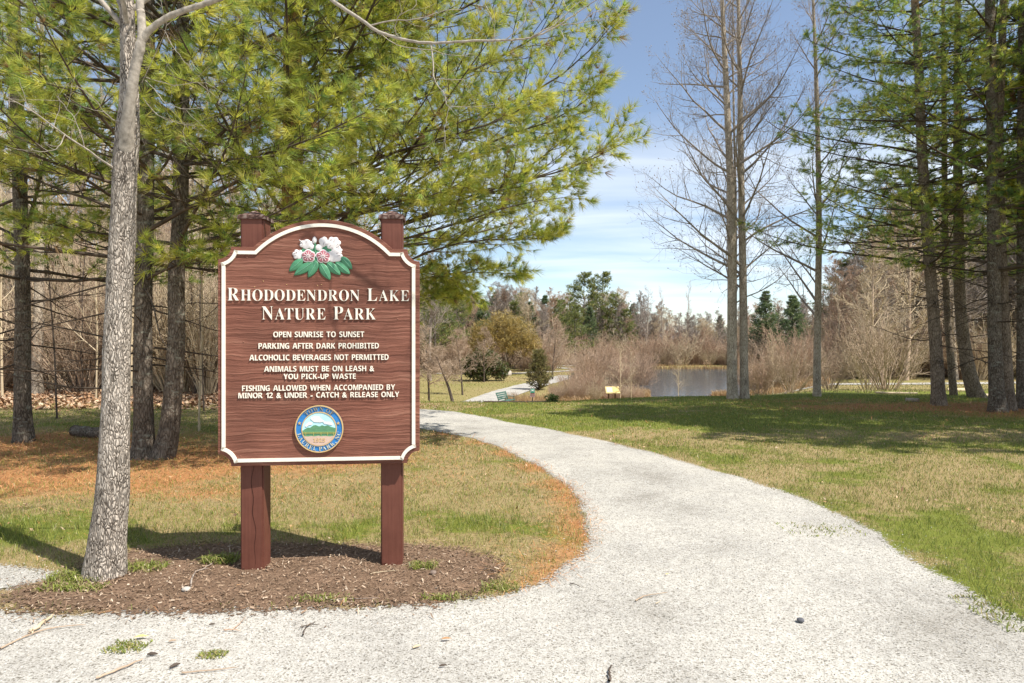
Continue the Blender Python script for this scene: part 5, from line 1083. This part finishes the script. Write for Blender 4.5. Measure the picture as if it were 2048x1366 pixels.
    tag(mesh_obj('leaf_litter', V, [np.arange(4 * n).reshape(-1, 4)], M_LEAF, None, np.repeat(c, 4, 0), smooth=False), kind='stuff')
    # loose grit on the path, thinner over the seams where gravel runs out into mulch and turf
    P = wedge([(2.3, 3.3, 2600, -120, 2200), (3.3, 4.6, 1500, -100, 2150), (4.6, 7, 420, 700, 2000)]); x, y = P.T; d = np.maximum(sdist(x, y, PATH), sdist(x, y, SPUR))
    k = (d > -.03) | (rng.random(len(x)) < .35 * np.exp(-np.maximum(-d, 0) / .15)); x, y = x[k], y[k]; n = len(x)
    s = (.0016 + .0026 * rng.random(n)**2.2) * np.clip(y / 3.2, .8, 1.6); o = np.array([(1, 0, 0), (-1, 0, 0), (0, 1, 0), (0, -1, 0), (0, 0, .8), (0, 0, -.8)])
    rnd = .65 + .7 * rng.random((n, 6, 1)); a = rng.random(n) * 6.28; ca, sa = np.cos(a), np.sin(a); O = np.broadcast_to(o, (n, 6, 3)) * rnd; O = np.stack([O[..., 0] * ca[:, None] - O[..., 1] * sa[:, None], O[..., 0] * sa[:, None] + O[..., 1] * ca[:, None], O[..., 2]], -1)
    V = np.stack([x, y, zf(x, y) + .006], -1)[:, None] + O * s[:, None, None]; f = np.array([(0, 2, 4), (2, 1, 4), (1, 3, 4), (3, 0, 4)]); F = (f[None] + (np.arange(n) * 6)[:, None, None]).reshape(-1, 3)
    c = np.array([(.53, .51, .465), (.48, .46, .42), (.62, .605, .575), (.34, .325, .305), (.16, .155, .15), (.42, .37, .30)])[rng.choice(6, n, p=[.3, .28, .17, .12, .07, .06])] * (1 + .08 * rng.normal(size=(n, 1)))
    tag(mesh_obj('loose_grit', V.reshape(-1, 3), [F], M_STONE, None, np.repeat(c, 6, 0), smooth=False), kind='stuff')
    # mulch chips
    P = wedge([(3.2, 4.9, 2300, -120, 1120)]); x, y = P.T; d = sdist(x, y, MULCH) + .10 * (fnoise(x * 5, y * 5, 91) - .5); k = (d > 0) | (rng.random(len(x)) < .5 * np.exp(-np.maximum(-d, 0) / .09)); x, y = x[k], y[k]; n = len(x)
    a = rng.random(n) * 6.28; L = .004 + .014 * rng.random(n)**2.2; w = .0016 + .0022 * rng.random(n); u = np.c_[np.cos(a), np.sin(a), .35 * rng.normal(size=n)] * L[:, None]; v = np.c_[-np.sin(a), np.cos(a), .5 * rng.normal(size=n)] * w[:, None]; b = np.stack([x, y, zf(x, y) + .012 + .012 * rng.random(n)], -1)
    V = np.stack([b - u - v, b + u - v * .6, b + u * .9 + v, b - u * .8 + v], 1).reshape(-1, 3); c = np.array([(.25, .17, .11), (.20, .13, .085), (.33, .235, .16), (.12, .08, .055), (.48, .38, .28)])[rng.choice(5, n, p=[.32, .3, .2, .1, .08])] * (1 + .15 * rng.normal(size=(n, 1)))
    tag(mesh_obj('bark_chips', V, [np.arange(4 * n).reshape(-1, 4)], M_LEAF, None, np.repeat(c, 4, 0), smooth=False), kind='stuff')
    # sedge and reeds at the lake
    x = []; y = []
    for (px0, px1, d0, d1, n) in ((1115, 1300, 42.5, 47.5, 7000), (1425, 1462, 44, 47, 1200), (1270, 1300, 45, 49, 1200), (1500, 1660, 42, 47, 3500), (1290, 1560, 99.5, 103.5, 2600), (1010, 1180, 38, 43, 2600)):
        dd = d0 + (d1 - d0) * rng.random(n); pp = px0 + (px1 - px0) * rng.random(n); x.append(gx(pp, dd)); y.append(dd)
    x = np.concatenate(x); y = np.concatenate(y); n = len(x); far = y > 80
    h = np.where(far, .5, .55) * (.5 + 1.1 * fnoise(x * .7, y * .7, 95)) * (.6 + .6 * rng.random(n)); c = np.array([(.45, .29, .14), (.38, .235, .11), (.52, .36, .19), (.30, .20, .11)])[rng.integers(0, 4, n)] * (1 + .12 * rng.normal(size=(n, 1)))
    z0 = np.maximum(zl(x, y), LAKE_Z) - zf(x, y)
    o = blades(x, y, h, np.where(far, .05, .022), .15 + .35 * rng.random(n), c, 'reeds', M_GRASS)
    co = np.empty(len(o.data.vertices) * 3, np.float32); o.data.vertices.foreach_get('co', co); co = co.reshape(-1, 3); co[:, 2] += np.repeat(z0, 5); o.data.vertices.foreach_set('co', co.ravel())
    # rough meadow grass beyond the crest
    P = wedge([(19, 40, 26, 840, 1130), (40, 90, 7, 840, 1180), (19, 44, 22, 1480, 2120)]); x, y = P.T; k = (sdist(x, y, LAKE) < -1); x, y = x[k], y[k]; far = np.array([(-5.6, 17.5), (-5.2, 23), (-4.4, 29), (-3.6, 34), (-2.2, 40), (-.2, 50), (2.5, 60), (5, 68)]); dmin = np.min(np.hypot(x[:, None] - resample(far, 60)[None, :, 0], y[:, None] - resample(far, 60)[None, :, 1]), 1); k = dmin > 1.45; x, y = x[k], y[k]; n = len(x)
    c = np.array([(.40, .31, .14), (.30, .26, .10), (.18, .21, .06), (.48, .38, .20)])[rng.integers(0, 4, n)] * (1 + .12 * rng.normal(size=(n, 1))); blades(x, y, .05 + .07 * rng.random(n), .03 * y / 30, .4 + .6 * rng.random(n), c, 'meadow_grass', M_GRASS)
build_turf()

# ------------------------------------------------------------------ small things
def stick(label, pts, r, m, forks=(), cat='twig', name='twig'):
    g = Geo(); 
    def on_g(P): return np.array([[*G(a, b), 0] for a, b in P])
    P = on_g(pts); base = P.mean(0)
    def add(P, r):
        k = max(8, 4 * len(P)); Q = resample(P, k); Q += rng.normal(size=Q.shape) * r * .5; Q[:, 2] = zf(Q[:, 0], Q[:, 1]) + .012 + r * .8; R = np.linspace(r, r * .45, k) * (1 + .12 * rng.normal(size=k)); R[-1] *= .5
        V, F = tubes(Q, R, 6); g.add(V - base, F)
    add(P, r)
    for f, rr in forks: add(on_g(f), rr)
    o = g.build(name, m); o.location = base; tag(o, label, cat, 'fallen twigs'); return o
def build_debris():
    B, Gy, Tn = M_TWIG_BROWN, M_TWIG_GREY, M_TWIG_TAN
    stick('short thick stick lying by the left edge of the gravel', [(62, 1270), (84, 1254), (106, 1237)], .010, Tn)
    stick('long thin curved twig at the left edge of the gravel', [(0, 1304), (40, 1284), (82, 1267), (125, 1259), (171, 1255)], .0045, B, [([(58, 1272), (72, 1262), (90, 1248)], .0025)])
    stick('tapered brown stick at the bottom left of the gravel', [(193, 1364), (238, 1345), (287, 1324)], .006, B)
    stick('thin straight twig flat on the gravel below the sign', [(363, 1352), (420, 1347), (476, 1341)], .0035, B)
    stick('pale grey branch lying on the mulch between the tree and the left post', [(381, 1180), (384, 1163), (391, 1150), (408, 1142), (426, 1131)], .006, Gy, [([(408, 1142), (418, 1142)], .003)])
    stick('small forked dark twig on the gravel under the right post', [(606, 1276), (614, 1258), (630, 1250)], .004, M_TWIG_DARK, [([(600, 1260), (618, 1256), (640, 1254)], .003)])
    stick('single curved twig in the middle of the gravel path', [(1271, 1207), (1285, 1199), (1305, 1194), (1337, 1190)], .004, B)
    stick('upright-lying twig cut by the bottom edge of the view', [(1221, 1370), (1219, 1350), (1223, 1338)], .006, M_TWIG_DARK)
    stick('slender twig lying on mulch just left of the right post foot', [(738, 1153), (765, 1148), (800, 1146)], .004, Tn)
    stick('thin reddish twig on the gravel below the left post', [(466, 1264), (480, 1252), (492, 1238)], .0028, M_TWIG_RED, [([(447, 1266), (460, 1265), (482, 1266)], .004)])
    stick('dark bent twig where mulch meets turf, right of the sign', [(968, 1144), (978, 1143), (990, 1148)], .006, M_TWIG_DARK)
    stick('short dark twig on the gravel edge below the seal', [(660, 1205), (690, 1203), (758, 1201)], .003, Gy)
    stick('tiny pale twig right of the curved one on the path', [(1312, 1212), (1322, 1206)], .0025, Tn)
    stick('small dark twig on the path near the turf point', [(1140, 1171), (1152, 1174), (1162, 1179)], .003, M_TWIG_DARK)
    stick('thin twig pointing at the path from the turf point', [(1143, 1133), (1155, 1128), (1166, 1124)], .003, B)
    for lab, px, py, s, m in (('small brown bark flake on the gravel left of the forked twig', 345, 1288, .016, M_TWIG_BROWN), ('dark bark flake on the gravel by the yellow leaf', 424, 1255, .014, M_TWIG_DARK), ('brown bark flake near the bottom of the gravel, under the path bend', 833, 1300, .020, M_TWIG_TAN), ('dark brown bark flake at the bottom centre of the gravel', 886, 1338, .016, M_TWIG_DARK), ('bark flake close to the thin straight twig', 350, 1338, .022, M_TWIG_DARK), ('grey bark flake below the right post', 305, 1315, .022, M_TWIG_DARK)):
        x, y = G(px, py); a = rng.random() * 3; g = Geo(); pts = np.array([[-1, 0, 0], [-.3, .05, .1], [.4, -.03, .12], [1, .02, 0]]) * s; V, F = tubes(pts, np.array([.18, .3, .28, .12]) * s, 6); g.add(V, F); o = g.build('bark_flake', m); o.location = (x, y, float(zf(x, y)) + .016); o.rotation_euler = (0, 0, a * .3); tag(o, lab, 'bark flake', 'bark flakes on the gravel')
    m = m_plain('dark_pebble', (.10, .10, .11), .6, .3, .2, 60); mg = m_plain('pale_stone', (.42, .39, .34), .8, .2, .15, 60)
    for lab, px, py, s, mm in (('single dark pebble on the right part of the path', 1601, 1247, .019, m), ('pale stone at the end of the grey branch on the mulch', 372, 1185, .024, mg), ('small grey stone on the mulch right of the right post', 866, 1151, .022, m_plain('brown_grey_stone', (.2, .15, .12), .8, .2, .2, 60))):
        bm = bmesh.new(); bmesh.ops.create_icosphere(bm, subdivisions=3, radius=s)
        for v in bm.verts: v.co = v.co * (1 + .35 * (float(fnoise(v.co.x / s * 1.1 + 3, v.co.y / s * 1.1 + v.co.z / s, 7)) - .5)); v.co.z *= .55
        me = bpy.data.meshes.new('pebble'); bm.to_mesh(me); bm.free(); me.materials.append(mm); o = bpy.data.objects.new('pebble', me); COL.objects.link(o); x, y = G(px, py); o.location = (x, y, float(zf(x, y)) + .012 + s * .3); tag(o, lab, 'stone')
    # fallen leaves on the gravel
    ml = m_plain('yellow_dead_leaf', (.62, .44, .18), .7, .2, .15, 60); mb = m_plain('brown_dead_leaf', (.40, .22, .10), .7, .2, .15, 60)
    for lab, px, py, s, mm, rz in (('curled yellow leaf lying on the gravel left of the sign', 283, 1281, .034, ml, .2), ('small tan leaf on the path right of centre', 1335, 1154, .016, ml, .4), ('thin brown leaf on the gravel under the path bend', 893, 1285, .026, mb, .1), ('small brown leaf on the mulch right of the grey branch', 477, 1176, .014, mb, .5)):
        t = np.linspace(0, 1, 9); wd = np.sin(math.pi * t**.8) * .34; V = np.concatenate([np.c_[(t * 2 - 1), wd, .25 * wd + .08 * np.sin(3 * t)], np.c_[(t * 2 - 1), 0 * t, .10 * np.sin(3 * t)], np.c_[(t * 2 - 1), -wd, .35 * wd + .08 * np.sin(3 * t)]]) * s; q = np.arange(8)
        F = np.concatenate([np.stack([q, q + 1, q + 10, q + 9], -1), np.stack([q + 9, q + 10, q + 19, q + 18], -1)]); o = mesh_obj('fallen_leaf', V, [F], mm); x, y = G(px, py); o.location = (x, y, float(zf(x, y)) + .018); o.rotation_euler = (.1, 0, rz); tag(o, lab, 'leaf')
    # tufts of fresh weeds
    cols = np.array([(.24, .28, .05), (.30, .33, .075), (.17, .21, .045), (.36, .30, .13)])
    def weed(lab, px, py, n, sx, sy, h, name='weed_tuft'):
        x0, y0 = G(px, py); x = x0 + sx * np.clip(rng.normal(size=n), -1.5, 1.5) * 1.1; y = y0 + sy * np.clip(rng.normal(size=n), -1.5, 1.5) * 1.1; c = cols[rng.integers(0, 4, n)] * (1 + .15 * rng.normal(size=(n, 1)))
        o = blades(x, y, h * (.5 + .8 * rng.random(n)), .004 + .005 * rng.random(n), .6 + .9 * rng.random(n), c, name, M_GRASS); del o['kind']; co = np.empty(n * 15, np.float32); o.data.vertices.foreach_get('co', co); co = co.reshape(-1, 3) - [x0, y0, 0]; o.data.vertices.foreach_set('co', co.astype(np.float32).ravel()); o.location = (x0, y0, .008); tag(o, lab, 'weed tuft')
        if lab.startswith(('sparse', 'few')): o['kind'] = 'stuff'; o.name = 'path_weeds'
    weed('fresh green weeds at the left foot of the grey tree', 158, 1160, 420, .09, .05, .055); weed('green weeds hugging the mulch in front of the grey tree', 145, 1182, 260, .10, .025, .04)
    weed('bright green weeds right of the grey tree foot', 285, 1140, 300, .08, .04, .05); weed('leafy weeds just left of the left sign post', 440, 1127, 230, .06, .03, .07)
    weed('small green weed tuft right of the right sign post', 845, 1138, 190, .045, .025, .05); weed('flat green weeds at the front edge of the mulch', 640, 1202, 150, .09, .025, .028); weed('yellowish moss tuft on the gravel below the sign', 425, 1314, 160, .035, .02, .018); weed('green moss patch on the gravel beside the yellow leaf', 255, 1298, 220, .05, .035, .02); weed('low weeds on the gravel left of the bend', 880, 1200, 120, .06, .02, .03)
    weed('sparse yellow weeds inside the outer edge of the path', 1990, 1230, 260, .06, .13, .03); weed('few low weeds on the path close to its outer edge', 1640, 1062, 200, .16, .10, .022); weed('single grass tuft at the tip of the turf point', 1000, 1180, 170, .06, .035, .04)
build_debris()

def box(bm, c, s, rx=0):
    r = bmesh.ops.create_cube(bm, size=1); 
    from mathutils import Matrix
    M = Matrix.Rotation(rx, 3, 'X')
    for v in r['verts']: v.co = M @ Vector((v.co.x * s[0], v.co.y * s[1], v.co.z * s[2])) + Vector(c)
def part(name, boxes, m, parent, bev=.004):
    bm = bmesh.new()
    for b in boxes: box(bm, *b)
    bmesh.ops.bevel(bm, geom=list(bm.edges), offset=bev, segments=1, affect='EDGES')
    me = bpy.data.meshes.new(name); bm.to_mesh(me); bm.free(); me.materials.append(m); o = bpy.data.objects.new(name, me); COL.objects.link(o); o.parent = parent; return o
def build_far_things():
    mg = m_plain('green_bench_paint', (.06, .13, .10), .5, .4, .1, 10); mm = m_plain('maroon_sign_face', (.20, .05, .05), .5, .3); mt = m_plain('teal_sign_face', (.03, .26, .18), .5, .3); mw = m_plain('white_sign_paint', (.78, .78, .76), .5, .3); my = m_plain('yellow_panel', (.52, .40, .15), .5, .3, .08, 3); mp = m_plain('brown_wood_post', (.14, .08, .05), .8, .2, .2, 8); mpale = m_plain('pale_panel', (.60, .54, .36), .5, .3, .05, 3); mdk = m_plain('black_metal', (.03, .03, .03), .5, .4)
    def bench(x, y, rz, lab):
        root = empty('park_bench', onz(x, y), rz, lab, 'bench', 'green benches on the meadow')
        part('seat', [((0, -.30 + .115 * k, .44), (1.55, .085, .03)) for k in range(4)], mg, root); part('backrest', [((0, .16 + .045 * k, .54 + .115 * k), (1.55, .03, .085), R_(-14)) for k in range(4)], mg, root)
        for s in (-.68, .68):
            part('leg', [((s, -.28, .22), (.05, .06, .44)), ((s, .10, .22), (.05, .06, .44)), ((s, -.09, .42), (.05, .44, .03)), ((s, .22, .66), (.05, .04, .5), R_(-20))], mg, root); part('armrest', [((s, -.08, .64), (.06, .46, .035)), ((s, -.27, .53), (.05, .04, .22))], mg, root)
        root.scale = (.95,) * 3
    d = 37; bench(gx(1011, d), d, R_(68), 'green slatted bench near the crest, facing the lake from the left'); d = 62; bench(gx(1150, d), d, R_(-50), 'green bench further away, where the pale path ends at the shrubs')
    d = 37; x = gx(1065, d); root = empty('dog_waste_sign', onz(x, d), 0, 'small upright sign with a teal top, white dog mark and maroon lower half', 'sign'); z = at(1065, 785, d)[2] - root.location.z
    part('pole', [((0, .03, (z - .3) / 2), (.05, .05, z - .1))], mdk, root); part('sign_plate', [((0, 0, z), (.28, .02, .52))], mm, root); part('teal_panel', [((0, -.013, z + .10), (.23, .012, .24))], mt, root); part('white_border', [((0, -.0125, z - .243), (.25, .01, .012)), ((0, -.0125, z + .243), (.25, .01, .012)), ((-.125, -.0125, z), (.01, .01, .47)), ((.125, -.0125, z), (.01, .01, .47))], mw, root, .001)
    dog = np.array([(-.075, .04), (-.06, .075), (-.02, .06), (.05, .065), (.075, .095), (.068, .05), (.055, .02), (.055, -.045), (.035, -.045), (.03, .0), (-.025, .0), (-.03, -.045), (-.052, -.045), (-.05, .03)])[::-1]; ngon_mesh('dog_mark', dog + [0, z + .10], -.026, -.018, mw, root); part('small_print', [((0, -.014, z - .08 - .035 * k), (.17, .008, .012)) for k in range(4)], m_plain('pale_print', (.5, .42, .38), .6, .2), root, .001)
    d = 40; x = gx(1225, d); root = empty('information_board', onz(x, d), R_(6), 'low slanted yellow information board on two brown posts by the reeds', 'information board'); z = at(1225, 780, d)[2] - root.location.z
    for s in (-.22, .2): part('post', [((s, .12, z / 2), (.08, .08, z))], mp, root)
    part('panel', [((0, 0, z), (.88, .04, .50), R_(-38))], my, root); part('printed_sheet', [((-.2, -.022, z + .016), (.36, .012, .38), R_(-38))], mpale, root); part('printed_picture', [((.2, -.022, z + .016), (.3, .012, .3), R_(-38))], m_plain('ochre_print', (.70, .50, .14), .5, .3, .25, 6), root)
    # float line across the water, with a nesting float beside it
    d = 47.5; g0 = at(1320, 785, d); root = empty('float_line', (gx(1390, d), d, LAKE_Z), 0, 'line of small white floats strung across the lake', 'float line')
    rope = np.array([(gx(1318 + 12 * k, d + .02 * k), d + .02 * k, LAKE_Z + .02) for k in range(10)]) - np.array(root.location); V, F = tubes(rope, np.full(10, .012), 5); mesh_obj('rope', V, [F], mw, root)
    for k in (0, 1, 2.4, 3.4, 4.6, 6, 7.1, 8.3, 9): i = int(k); p = rope[min(i, 9)] + (rope[min(i + 1, 9)] - rope[min(i, 9)]) * (k - i); o = dome_shape('float', np.c_[.16 * np.cos(np.linspace(0, 6.283, 14, endpoint=False)), .05 * np.sin(np.linspace(0, 6.283, 14, endpoint=False))], 0, .05, mw, root, 4); o.location = p + [0, -.03, .02]
    d = 46.6; o = cushion('reed_islet', 'small round clump of rust coloured reeds in the water by the pale trunks', [(0, 0, .1, .55), (.6, 0, .1, .45), (-.5, .1, .05, .4)], 900, .35, .03, [(.40, .24, .11), (.32, .19, .09), (.48, .31, .16)], 'reeds'); o.location = (gx(1440, d), d, LAKE_Z)
    # logs and rocks
    def log(lab, P, r, m): P = np.array([onz(*p) for p in P]) + [0, 0, r * .8]; b = P[0].copy(); Q = resample(P, 16); V, F = tubes(Q - b, r * (1 + .1 * rng.normal(size=16)), 9); o = mesh_obj('fallen_log', V, [F], m); o.location = b; tag(o, lab, 'log')
    log('pale fallen branch on the grass in front of the large fan-shaped shrub', [(gx(1752, 19), 19), (gx(1775, 18.6), 18.6), (gx(1835, 18.4), 18.4)], .035, M_TWIG_TAN); log('short broken log left of the straight lit pine', [(gx(1812, 15.3), 15.3), (gx(1838, 15.1), 15.1)], .05, M_TWIG_GREY)
    log('pale fallen pole at the foot of the curved pine', [(gx(1960, 16.9), 16.9), (gx(2010, 17.6), 17.6), (gx(2060, 17.8), 17.8)], .04, M_TWIG_TAN); log('dark mossy log lying in the grass between the dark pine and the grey tree', [(gx(150, 9.9), 9.9), (gx(178, 9.7), 9.7), (gx(215, 9.6), 9.6)], .085, M_BARK_PINE)
    log('long dark rail lying at the crest below the dog sign', [(gx(968, 18.6), 18.6), (gx(1040, 18.2), 18.2), (gx(1110, 17.6), 17.6)], .03, M_TWIG_DARK); log('leaning pale dead stem between the right pines', [(gx(1895, 21), 21), (gx(1915, 21), 21), (gx(1950, 22), 22)], .06, M_TWIG_TAN)
    mr = m_plain('pale_rock', (.42, .37, .31), .9, .1, .2, 4, .6)
    for lab, px, d, s in (('pale rock beside the lakeside path left of the cone-shaped bush', 1012, 74, .75), ('pale low rock behind the first pale rock by the lakeside path', 1003, 76, .5), ('small white stone on the meadow above the far path', 1024, 44, .16)):
        bm = bmesh.new(); bmesh.ops.create_icosphere(bm, subdivisions=3, radius=s)
        for v in bm.verts: v.co = v.co * (1 + .5 * (float(fnoise(v.co.x / s * 1.2 + 3 + px, v.co.y / s * 1.2 + v.co.z / s, 7)) - .5)); v.co.z *= .7
        me = bpy.data.meshes.new('rock'); bm.to_mesh(me); bm.free(); me.materials.append(mr); o = bpy.data.objects.new('rock', me); COL.objects.link(o); o.location = Vector(onz(gx(px, d), d)) + Vector((0, 0, s * .3)); tag(o, lab, 'rock')
    # young plant and sapling at the edge of the left woods
    for lab, px, py, s in (('pale slim sapling with a forked top left of the sign', 398, 862, .5), ('dark thin sapling between the twin pines and the sign', 408, 822, .45), ('dark thin sapling right of the dark pine', 114, 838, .5)):
        x, y = G(px, py); o = bare_proto('sapling', lab, 'sapling', 5.4 * s / .5, .016, 10, .35, (25, 50), .22, 4, 3, 0, M_TWIG_TAN if 'pale' in lab else M_TWIG_DARK, M_TWIG_BROWN, twig=.003, sides=6, wob=.2); o.location = onz(x, y)
build_far_things()
